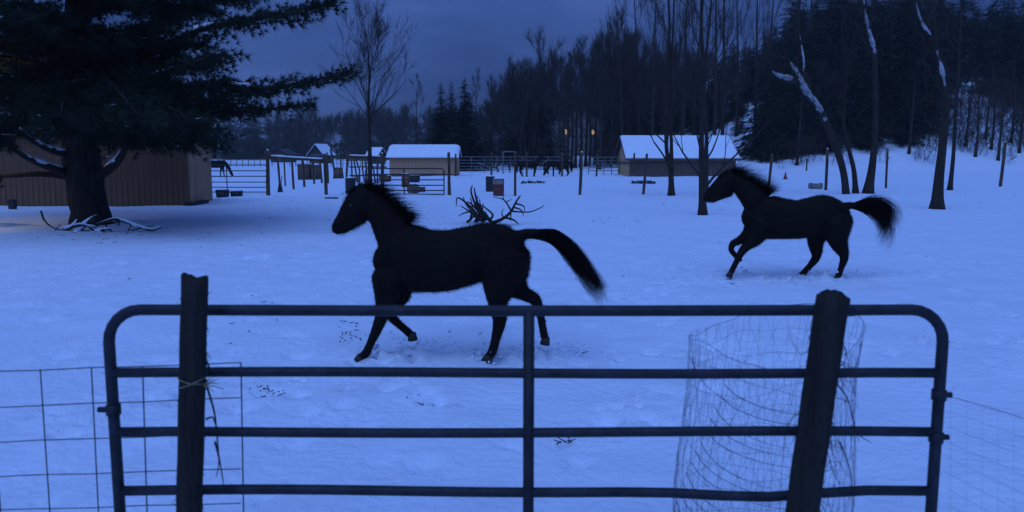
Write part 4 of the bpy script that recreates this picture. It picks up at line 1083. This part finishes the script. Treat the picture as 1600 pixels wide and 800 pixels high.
TL = [.12, .19, .225, .245, .255, .245, .235, .21, .16, .09]
pony('pony', 'black pony galloping just beyond the gate with its tail streaming', (690, 559),
     ([(607, 410, 30), (620, 406, 44), (640, 404, 53.5), (670, 408, 48.5), (700, 407, 47), (730, 400, 44.5), (760, 393, 44), (785, 394, 42), (802, 398, 31), (811, 402, 20)], TL),
     [(630, 390, 37), (615, 363, 30), (600, 338, 24.5), (584, 318, 19), (571, 305, 15)],
     [(569, 302, 15), (560, 317, 21), (549, 331, 18), (539, 344, 14.5), (531, 353, 12), (527, 358, 10)],
     [(566, 296, 561, 284, -.035), (570, 296, 573, 284, .035)],
     [([(610, 432, 27), (607, 463, 18), (601, 486, 12.5), (593, 508, 10), (583, 531, 7.5), (576, 546, 8), (569, 553, 8)], -.12),
      ([(622, 432, 26), (624, 462, 16), (615, 481, 12), (607, 496, 10), (620, 511, 7.5), (632, 521, 7.5), (638, 527, 7.5)], .12),
      ([(788, 410, 39), (781, 443, 27), (778, 470, 17), (781, 496, 12.5), (775, 524, 8.5), (770, 543, 8.5), (765, 551, 8)], -.13),
      ([(794, 412, 36), (804, 447, 22), (820, 463, 13.5), (837, 473, 11), (845, 496, 7.5), (849, 518, 7.5), (852, 533, 7.5)], .13)],
     [(800, 375, 14), (815, 368, 9), (832, 364, 7), (848, 364, 5)],
     [(815, 369), (845, 365), (872, 370), (898, 393), (920, 422), (942, 451)], .080,
     [(566, 292), (584, 296), (606, 313), (624, 332), (637, 346)], (.55, 0, .70), .15, 5,
     [(563, 338, 13), (548, 349, 10), (536, 360, 6)], (551, 320))
pony('pony', 'smaller looking black pony cantering farther back with bristling mane', (1240, 435),
     ([(1174, 340, 19), (1185, 338, 28), (1205, 340, 33.5), (1225, 342, 31), (1245, 343, 29.5), (1265, 340, 30.5), (1285, 337, 32), (1303, 340, 28), (1316, 343, 21), (1322, 345, 12)], TL),
     [(1194, 334, 25), (1182, 317, 20.5), (1169, 301, 17.5), (1156, 289, 14), (1146, 280, 11)],
     [(1144, 277, 11), (1135, 285, 15.5), (1124, 293, 13), (1114, 301, 10), (1108, 307, 8.5), (1105, 310, 7)],
     [(1139, 272, 1134, 262, -.035), (1143, 272, 1144, 262, .035)],
     [([(1188, 350, 19), (1177, 370, 12), (1163, 383, 8.5), (1155, 392, 7), (1147, 407, 5), (1141, 419, 5), (1138, 425, 5)], -.12),
      ([(1186, 350, 18), (1172, 369, 10.5), (1158, 378, 7.2), (1149, 382, 6.2), (1146, 392, 4.8), (1152, 400, 4.8), (1156, 404, 4.8)], .12),
      ([(1301, 350, 25), (1304, 376, 14), (1313, 398, 8), (1309, 415, 5.3), (1305, 426, 5.3), (1303, 431, 5.3)], -.13),
      ([(1287, 352, 24), (1280, 378, 13), (1281, 402, 8.2), (1271, 417, 5.5), (1262, 427, 5.5), (1258, 431, 5.3)], .13)],
     [(1308, 330, 10), (1320, 323, 6.5), (1331, 321, 5), (1340, 321, 3.5)],
     [(1324, 323), (1345, 321), (1366, 321), (1382, 327), (1390, 341), (1381, 359)], .17,
     [(1140, 269), (1153, 273), (1172, 283), (1188, 295), (1202, 304)], (.40, 0, .95), .22, 9,
     [(1138, 299, 9), (1124, 306, 6.5), (1112, 313, 4.5)], (1128, 283))

def far_horse(label, px, base_py, rot, graze, scale=1.0, seed=0, name='horse'):
    b = on(G(px, base_py)); root = empty(name, b, label, 'horse', 'horses at the back of the paddock'); root.rotation_euler.z = R(rot); root.scale = (scale,) * 3
    S = Soup()
    def add(P, r, lat=None):
        P = catmull(P, 4); t = np.linspace(0, 1, len(P)); S.add(*sweep(P, np.interp(t, np.linspace(0, 1, len(r)), r), 12, lat=None if lat is None else np.interp(t, np.linspace(0, 1, len(lat)), lat)))
    add([(-.78, 0, 1.05), (-.6, 0, 1.08), (-.2, 0, 1.02), (.25, 0, 1.02), (.55, 0, 1.08), (.78, 0, 1.08), (.88, 0, 1.05)], [.10, .26, .30, .30, .28, .22, .08], [.1, .22, .28, .29, .26, .2, .08])
    if graze:
        add([(-.6, 0, 1.15), (-.88, 0, .95), (-1.08, 0, .66), (-1.18, 0, .42)], [.24, .18, .14, .11], [.13, .1, .09, .08])
        add([(-1.16, 0, .46), (-1.24, 0, .30), (-1.32, 0, .14), (-1.34, 0, .06)], [.12, .13, .09, .06], [.08, .09, .07, .05])
        for s in (-1, 1): S.add(*sweep([(-1.12, s * .05, .5), (-1.06, s * .06, .56), (-1.02, s * .07, .62)], [.03, .03, .005], 8))
    else:
        add([(-.6, 0, 1.18), (-.82, 0, 1.36), (-.96, 0, 1.56), (-1.04, 0, 1.66)], [.26, .19, .15, .11], [.14, .11, .09, .08])
        add([(-1.02, 0, 1.66), (-1.14, 0, 1.56), (-1.3, 0, 1.38), (-1.36, 0, 1.3)], [.10, .13, .085, .06], [.08, .09, .06, .05])
        for s in (-1, 1): S.add(*sweep([(-1.0, s * .05, 1.72), (-.99, s * .06, 1.79), (-.98, s * .06, 1.86)], [.03, .03, .005], 8))
    r_ = random.Random(seed)
    for (x, y) in ((-.52, -.14), (-.48, .14)):
        dx = r_.uniform(-.1, .1); add([(x, y, .95), (x, y, .62), (x + dx * .5, y, .42), (x + dx, y, .10), (x + dx - .04, y, 0)], [.13, .085, .06, .045, .06])
    for (x, y) in ((.66, -.14), (.72, .14)):
        dx = r_.uniform(-.1, .12); add([(x, y, 1.0), (x - .05, y, .72), (x + .08, y, .5), (x + dx, y, .12), (x + dx - .04, y, 0)], [.2, .12, .065, .045, .06])
    remeshed('body', S, .035, M['far_horse'], root, 3)
    q = np.random.default_rng(seed); n = 160
    c = np.array([.9, 0, 1.12]) + q.normal(0, .03, (n, 3)); cur = np.stack([c + np.array([.12, 0, -.75]) * t + q.normal(0, .05, (n, 3)) * t + np.array([.06, 0, .1]) * math.sin(t * 3) for t in np.linspace(0, 1, 5)], 1)
    ribbons(cur, .014, 'tail', M['hair'], root)
    a, b2 = (np.array([-.6, 0, 1.36]), np.array([-1.1, 0, .58])) if graze else (np.array([-.62, 0, 1.42]), np.array([-1.0, 0, 1.76]))
    t0 = q.random((n, 1)); c = a + (b2 - a) * t0; cur = np.stack([c + np.array([.12, -.12, .06]) * t + np.array([0, -.03, -.2]) * t * t + q.normal(0, .03, (n, 3)) * t for t in np.linspace(0, 1, 4)], 1)
    ribbons(cur, .014, 'mane', M['hair'], root)
    return root
far_horse('dark horse standing at the corner of the brown shed, head lowered', 338, 276.5, 176, True, .95, 1)
far_horse('big dark horse standing behind the post right of the red barrel', 827, 275.5, 172, False, .92, 2)
far_horse('dark horse grazing behind the thin posts left of the barn', 874, 275.5, 8, True, .92, 3)
far_horse('dark horse farthest back, seen past the slim post\'s left side', 788, 268.5, 168, True, .95, 4)
far_horse('dark horse standing close behind the grazing one', 867, 272.5, 165, True, .9, 6)

# ------------------------------------------------------------------ brush piles and fallen limbs
def stick(name, pts, Y, w0, parent, w1=.35, yj=0.0, sides=6, seed=0):
    r_ = np.random.default_rng(seed); o_ = np.array(parent.location)
    P = catmull([np.array(at(px, py, Y + (r_.normal(0, yj) if yj else 0))) - o_ for px, py in pts], 4)
    return tube_obj(name, P, np.linspace(w0, w0 * w1, len(P)) / 2 * mpp(Y), M['bark'], parent, sides)
Yp = G(745, 349).y
bp = empty('brush_pile', on(G(745, 349)), 'upright tangle of cut branches behind the pony\'s back', 'brush pile')
for i, (pts, w) in enumerate((([(757, 346), (745, 325), (736, 300), (738, 290)], 5), ([(760, 344), (748, 322), (743, 305), (741, 294)], 5), ([(750, 345), (740, 328), (722, 312), (714, 310), (713, 322)], 4),
                              ([(762, 342), (752, 325), (749, 311)], 4), ([(748, 344), (733, 330), (720, 322)], 4), ([(755, 347), (738, 331), (727, 317), (724, 308)], 4),
                              ([(735, 344), (738, 325), (735, 309)], 4), ([(745, 347), (753, 330), (755, 318)], 4), ([(735, 330), (725, 333), (716, 338)], 3), ([(764, 345), (770, 336), (760, 326), (748, 318)], 4),
                              ([(768, 346), (752, 335), (738, 320), (730, 315)], 5), ([(742, 346), (748, 335), (744, 318), (747, 306)], 3.5), ([(730, 347), (740, 338), (752, 322)], 4), ([(770, 348), (762, 338), (758, 330)], 4))):
    stick('branch', pts, Yp, w, bp, yj=.25, seed=i)
fl = empty('fallen_limb', on(G(790, 349)), 'branching fallen limb lying right of the brush tangle', 'limb')
for i, (pts, w) in enumerate((([(768, 349), (785, 342), (798, 331), (806, 316), (813, 306)], 6), ([(799, 330), (792, 318), (785, 311), (771, 308)], 3), ([(803, 324), (814, 328), (818, 337)], 3), ([(806, 318), (818, 322), (820, 330)], 3),
                              ([(800, 330), (812, 331), (828, 331), (844, 325), (850, 321)], 3), ([(790, 340), (803, 344), (812, 352)], 4), ([(798, 331), (798, 345)], 3), ([(787, 341), (784, 333), (787, 326)], 2.5), ([(787, 311), (785, 304)], 2), ([(790, 316), (800, 311)], 2))):
    stick('branch', pts, Yp - .3, w, fl, yj=.2, seed=30 + i)
Yq = G(150, 362).y
fb = empty('fallen_limb', on(G(150, 362)), 'snow covered broken limbs lying at the foot of the pine', 'limb')
for i, (pts, w) in enumerate((([(150, 340), (135, 350), (122, 362), (108, 374)], 9), ([(150, 352), (180, 343), (205, 350), (235, 360), (252, 355)], 5), ([(64, 330), (70, 345), (84, 356), (110, 362)], 3.5), ([(85, 366), (110, 365), (130, 368)], 5),
                              ([(165, 352), (178, 366), (180, 382)], 3), ([(140, 356), (160, 366), (190, 368)], 4), ([(70, 372), (80, 366), (95, 350)], 3), ([(175, 348), (195, 345), (215, 358)], 4), ([(195, 368), (205, 352), (200, 345)], 2.5), ([(118, 352), (128, 360), (150, 372)], 4), ([(100, 360), (125, 352), (150, 356)], 5), ([(132, 372), (150, 362), (172, 358)], 5), ([(160, 358), (168, 372)], 3), ([(90, 375), (112, 370), (140, 376)], 3), ([(205, 360), (220, 357), (240, 352)], 2), ([(76, 352), (66, 342)], 2), ([(185, 352), (190, 340)], 2), ([(120, 345), (112, 355), (98, 358)], 6))):
    stick('branch', pts, Yq, w, fb, yj=.2, seed=60 + i)
    if i in (0, 1, 3, 5, 7, 10, 11, 17):
        P = catmull([np.array(at(px, py - w * .45, Yq - .12)) - np.array(fb.location) for px, py in pts], 4)
        tube_obj('snow', P, np.sin(np.linspace(.3, 2.6, len(P))) * w * .42 * mpp(Yq), M['snow_cap'], fb, 7)
cr = np.random.default_rng(14); CS = Soup()
ico = bmesh.new(); bmesh.ops.create_icosphere(ico, subdivisions=1, radius=1.0)
IV = np.array([v.co[:] for v in ico.verts]); IF = np.array([[v.index for v in f.verts] for f in ico.faces]); ico.free()
for (hx, hy, n_) in ((566, 558, 90), (640, 535, 40), (762, 556, 120), (852, 545, 80), (1136, 430, 50), (1257, 436, 70), (1303, 436, 70)):
    g = G(hx, hy)
    for k in range(n_):
        px_, py_ = g.x + cr.normal(.12, .17), g.y + cr.normal(0, .13); rad_ = cr.uniform(.004, .020) ** 1.0
        CS.add(IV * rad_ * cr.uniform(.7, 1.3, 3) + np.array([px_, py_, hgt(px_, py_) + .012 + (abs(cr.normal(0, .05)) if cr.random() < .35 else 0)]), IF)
tag(CS.obj('kicked_snow', M['snow'], None, True), 'crumbs of snow kicked up around the ponies\' hooves', 'snow', kind='stuff')
# scattered twigs, hay and dirt specks on the snow
LS = []
lr = np.random.default_rng(9)
def litter(px, py, sx, sy, n, l):
    for i in range(n):
        g = G(px + lr.normal(0, sx), py + abs(lr.normal(0, sy)) * lr.choice((-1, 1))); 
        if g.y > 60 or g.y < 1.5: continue
        a = lr.uniform(0, 6.28); ll = l * lr.uniform(.1, 1.0) ** 1.6 * 1.4; z = hgt(g.x, g.y) + .02
        LS.append((g.x, g.y, z, g.x + math.cos(a) * ll, g.y + math.sin(a) * ll, z + lr.uniform(0, .02), .006, .003))
for a in ((420, 490, 18, 10, 16, .05), (415, 612, 12, 5, 14, .05), (880, 690, 10, 5, 12, .05), (545, 525, 18, 12, 30, .06), (660, 632, 14, 6, 6, .04), (330, 520, 30, 20, 8, .05), (950, 345, 18, 6, 8, .1), (450, 320, 60, 8, 25, .12),
          (340, 310, 20, 4, 25, .15), (150, 368, 60, 7, 26, .12), (900, 400, 300, 60, 40, .08), (490, 350, 160, 25, 40, .1), (800, 285, 120, 6, 40, .2), (1450, 300, 90, 12, 40, .15), (1130, 310, 90, 14, 25, .15)): litter(*a)
V, Fc = segs_mesh(LS); o = mesh_np('twig_litter', V, Fc, M['straw'] if False else M['bark'])
tag(o, 'scattered twigs and hay specks on the snow', 'litter', kind='stuff')

# ------------------------------------------------------------------ foreground posts, wire panel, netting
def front_post(name, label, tl, tr, bl, br, Y, seed, py_b=800):
    """tl,tr: (px,py) top corners; bl,br: px at py 800"""
    a = (at(*tl, Y) + at(*tr, Y)) / 2; b = (at(bl, py_b, Y) + at(br, py_b, Y)) / 2
    d = (b - a); foot = a + d * ((a.z + .3) / -d.z) if d.z < 0 else b
    r = (at(*tr, Y).x - at(*tl, Y).x) / 2
    root = empty(name, on(foot), label, 'post')
    o_ = np.array(root.location); A_, B_ = np.array(a) - o_, np.array(foot) - o_
    n = 40; P = [B_ + (A_ - B_) * t for t in np.linspace(0, 1, n)]
    r_ = np.random.default_rng(seed); V, Fc = sweep(P, r, 28)
    # splits, flats and an uneven sawn top
    ang = np.tile(np.linspace(0, 2 * math.pi, 28, endpoint=False), n); hh = np.repeat(np.linspace(0, 1, n), 28)
    k = 1 + .035 * np.sin(ang * 3 + 1 + seed) + .02 * np.sin(ang * 11 + hh * 5) + .018 * np.sin(hh * 37 + seed + ang) - .10 * np.exp(-((np.mod(ang - 4.2 - .25 * np.sin(hh * 6) + math.pi, 2 * math.pi) - math.pi) / .07) ** 2)
    c = np.repeat(np.asarray(P), 28, 0); V[:-2] = c + (V[:-2] - c) * k[:, None]
    top = slice((n - 1) * 28, n * 28); V[top, 2] += .012 * np.sin(np.linspace(0, 2 * math.pi, 28) * 2 + seed) + r_.normal(0, .003, 28)
    mesh_np('shaft', V, Fc, M['post'], root, True)
    # frayed splinters and moss along the edges
    S = []
    for i in range(260):
        t = r_.uniform(.15, .97); a_ = r_.uniform(0, 6.28); p = B_ + (A_ - B_) * t + np.array([math.cos(a_), math.sin(a_), 0]) * r * .98
        q = p + np.array([math.cos(a_) * r_.uniform(.002, .018), math.sin(a_) * .01, r_.normal(0, .02)]); S.append((*p, *q, .0015, .0005))
    V, Fc = segs_mesh(S); mesh_np('splinters', V, Fc, M['post'], root)['kind'] = 'stuff'
    return root, A_, B_, r
fp, A_, B_, r = front_post('gate_post', 'upright weathered wooden post at the gate\'s left end', (285, 434), (325, 434), 275, 317, 2.74, 1)
def ring(parent, zc, rr, cx_, mat, rad, tilt=.02, name='twine'):
    P = [(cx_ + rr * math.cos(a), rr * math.sin(a), zc + tilt * math.cos(a)) for a in np.linspace(0, 2 * math.pi, 28)]
    return tube_obj(name, P, rad, M[mat], parent, 6)
o_ = fp.location; zc = at(300, 597, 2.74).z - o_.z; cxx = float(np.interp(zc, [B_[2], A_[2]], [B_[0], A_[0]]))
ring(fp, zc, r * 1.05, cxx, 'twine', .0028, .018); ring(fp, zc + .01, r * 1.06, cxx, 'twine', .0022, -.012)
for i in range(9):
    e = np.array([cxx + r * 1.0, -r * .4, zc - .01]); d = np.array([random.uniform(.03, .09), random.uniform(-.02, .02), random.uniform(-.02, .03)])
    tube_obj('twine_end', [e, e + d * .5 + np.array([0, 0, .006]), e + d], [.002, .0016, .0008], M['twine'], fp, 5)
for i, pts in enumerate((((322, 600), (334, 640), (338, 670), (342, 720), (338, 745)), ((322, 655), (332, 652), (336, 662)), ((336, 690), (341, 710), (346, 735), (350, 762)), ((320, 560), (327, 575), (325, 590)))):
    P = catmull([np.array(at(px, py, 2.80)) - np.array(o_) for px, py in pts], 4); tube_obj('dry_vine', P, np.linspace(.0045, .0015, len(P)), M['bark'], fp, 5)
rp, A_, B_, r = front_post('gate_post', 'thick leaning wooden post near the gate\'s right end', (1277, 458), (1327, 462), 1227, 1279, 2.72, 4)
o_ = np.array(rp.location)
nr = np.random.default_rng(31)
box_bm = bmesh.new()
for i in range(46):                          # vines and torn netting hanging on the leaning post
    t = nr.uniform(.35, .9); p = B_ + (A_ - B_) * t; sx = nr.choice((-1, 1, 1)); p = p + np.array([sx * r * .9, -.01, 0])
    pts = [p]
    for k in range(5): pts.append(pts[-1] + np.array([sx * abs(nr.normal(.009, .010)), nr.normal(0, .006), nr.normal(-.022, .02)]))
    tube_obj('dry_vine', catmull(pts, 3), np.linspace(.0014, .0005, 16), M['bark'], rp, 4)
for i, pts in enumerate((((1312, 690), (1322, 715), (1330, 745), (1334, 790)), ((1330, 665), (1345, 682), (1362, 692)), ((1308, 600), (1325, 625), (1335, 665), (1342, 690)), ((1310, 530), (1322, 548), (1318, 570)))):
    P = catmull([np.array(at(px, py, 2.78)) - o_ for px, py in pts], 4); tube_obj('dry_vine', P, np.linspace(.0030, .001, len(P)), M['bark'], rp, 5)
box_bm.free()
# side bracket bolted to the leaning post
q = np.array(at(1312, 488, 2.70)) - o_
tube_obj('hinge_bolt', [q + np.array([-.03, 0, 0]), q, q + np.array([.055, .01, .0])], .016, M['gate'], rp, 8)

# welded wire panel on the left
WY = 2.96
wp = empty('cattle_panel', on(at(180, 800, WY)), 'welded wire grid panel standing behind the gate\'s left end', 'wire panel')
o_ = np.array(wp.location)
def wpt(px, py): return np.array(at(px, py, WY)) - o_
for i, (yl, yr) in enumerate(((580, 567), (636, 621.5), (690.5, 677), (744.5, 732), (797, 786), (850, 842), (905, 898))):
    P = [wpt(px, yl + (yr - yl) * px / 378 + .8 * math.sin(px * .03 + i)) for px in (-260, -160, -60, 0, 60, 142, 222, 300, 376)]
    tube_obj('wire', P, .0022, M['wire'], wp, 6)
for i, (xt, xb) in enumerate(((-180, -155), (-98, -76), (-18, 0), (62, 77), (142, 153), (222, 229), (300, 304), (376, 380))):
    yt = 580 - 13 * xt / 378
    P = [wpt(xt, yt), wpt((xt + xb) / 2, (yt + 800) / 2), wpt(xb, 800), wpt(xb + (xb - xt) * .45, 905)]
    for p in P: p[1] += .004
    tube_obj('stay', P, .0028, M['wire'], wp, 6)
# wire cage behind the leaning post
cgY = 3.32; cc = at(1197, 548, cgY); R0 = .355; ztop = .975
def slump(p):
    x, y, z = p; k = z / ztop; return (x * (1 + .05 * math.sin(6 * z)) + .03 * k * k, y, z + k * (.055 * x / R0 + .03 * y / R0))
cg = empty('wire_cage', (cc.x, cgY, hgt(cc.x, cgY)), 'round cage of sagging thin wire netting behind the leaning post', 'wire cage')
nv = 46
for i in range(nv):
    a = 2 * math.pi * i / nv
    P = [(R0 * math.cos(a + .06 * math.sin(z * 4 + i)) * (1 + .02 * math.sin(z * 7 + a * 3)), R0 * math.sin(a + .06 * math.sin(z * 4 + i)), z + (.03 * math.sin(a * 2 + 1) if z > .5 else 0)) for z in np.linspace(0, ztop, 7)]
    tube_obj('wire', [slump(p) for p in P], .00062, M['netting'], cg, 4)
for i in range(56):                          # the slanted wires of the netting
    a0 = 2 * math.pi * (i // 2) / 28; sg = 1 if i % 2 else -1
    P = [(R0 * math.cos(a0 + sg * 1.15 * t), R0 * math.sin(a0 + sg * 1.15 * t), ztop * t + (.03 * math.sin((a0 + sg * 1.15 * t) * 2 + 1) if t > .5 else 0)) for t in np.linspace(0, 1, 12)]
    tube_obj('wire', [slump(p) for p in P], .0005, M['netting'], cg, 4)
for k, z in enumerate(np.linspace(.05, ztop, 11)):
    P = [(R0 * math.cos(a), R0 * math.sin(a), z + .03 * math.sin(a * 2 + 1) * (z > .5) + .022 * math.sin(a * 3 + k) + .008 * math.sin(a * 9 + k * 2)) for a in np.linspace(0, 2 * math.pi, 40)]
    tube_obj('hoop', [slump(p) for p in P], .00075 if k < 10 else .0013, M['netting'], cg, 4)
for i in range(15):                           # torn drooping strands on the camera side
    a0 = R(184 + (i * 37) % 40); z0 = .93 - i * .055; ex = .9 + .35 * ((i * 7) % 3)
    P = [(R0 * 1.01 * math.cos(a0 + ex * t), R0 * 1.01 * math.sin(a0 + ex * t), z0 - .16 * t ** .7 + .02 * t * t) for t in np.linspace(0, 1, 10)]
    tube_obj('loose_strand', [slump(p) for p in P], np.linspace(.0016, .0006, 10), M['wire'], cg, 4)
# netting fence to the right of the gate
nf = empty('netting_fence', on(at(1490, 800, 2.9)), 'faint thin wire netting running off right of the gate', 'netting')
o_ = np.array(nf.location)
for i in range(9):
    y0 = 618 + i * 24
    P = [np.array(at(1478 + 320 * t, y0 + (38 + 12 * t + i * 7) * t * 2.2, 2.90 - .38 * t)) - o_ for t in np.linspace(0, 1, 6)]
    tube_obj('wire', P, .0005 if i else .0013, M['netting'], nf, 4)
for i in range(13):
    t = (i + .3) / 13
    P = [np.array(at(1478 + 320 * t, 618 + 24 * k + (38 + 12 * t + k * 7) * t * 2.2, 2.90 - .38 * t)) - o_ for k in (0, 2, 4, 6, 8)]
    tube_obj('wire', P, .00035, M['netting'], nf, 4)

# ------------------------------------------------------------------ yard lamp beyond the left edge (its glow falls on the pine and the snow)
lb = on((-12.85, 18.5)); yl = empty('yard_lamp', lb, 'yard lamp on a pole left of the pine, its warm glow on the boughs', 'lamp')
tube_obj('pole', [(0, 0, -.2), (0, 0, 2), (0, 0, 3.4)], [.06, .05, .045], M['gate'], yl, 8)
V, Fc = sweep([(0, 0, 3.42), (0, 0, 3.50), (0, 0, 3.62)], [.16, .13, .04], 12); mesh_np('lamp_shade', V, Fc, M['gate'], yl, True)
bm = bmesh.new(); bmesh.ops.create_uvsphere(bm, u_segments=12, v_segments=8, radius=.07); ob = obj_bm('bulb', bm, M['lamp_glow'], yl, True); ob.location = (.16, 0, 3.36)
ld = bpy.data.lights.new('yard_light', 'POINT'); ld.energy = 110; ld.color = (1.0, .80, .52); ld.shadow_soft_size = .08
lo = link(bpy.data.objects.new('yard_light', ld), yl); lo.location = (.16, 0, 3.26)

# ------------------------------------------------------------------ cold evening haze over the fields
hm = bpy.data.materials.new('haze'); hm.use_nodes = True
t = hm.node_tree; t.nodes.clear(); ho = N(t, 'ShaderNodeOutputMaterial'); hv = N(t, 'ShaderNodeVolumePrincipled')
hv.inputs['Color'].default_value = (.85, .9, .95, 1); hv.inputs['Density'].default_value = .0005; hv.inputs['Anisotropy'].default_value = 0.0
t.links.new(hv.outputs[0], ho.inputs['Volume'])
hz = box_obj('haze', (-1000, 1000, -70, 1700, -2, 70), hm); tag(hz, 'thin cold evening haze over the fields', 'haze', kind='stuff')
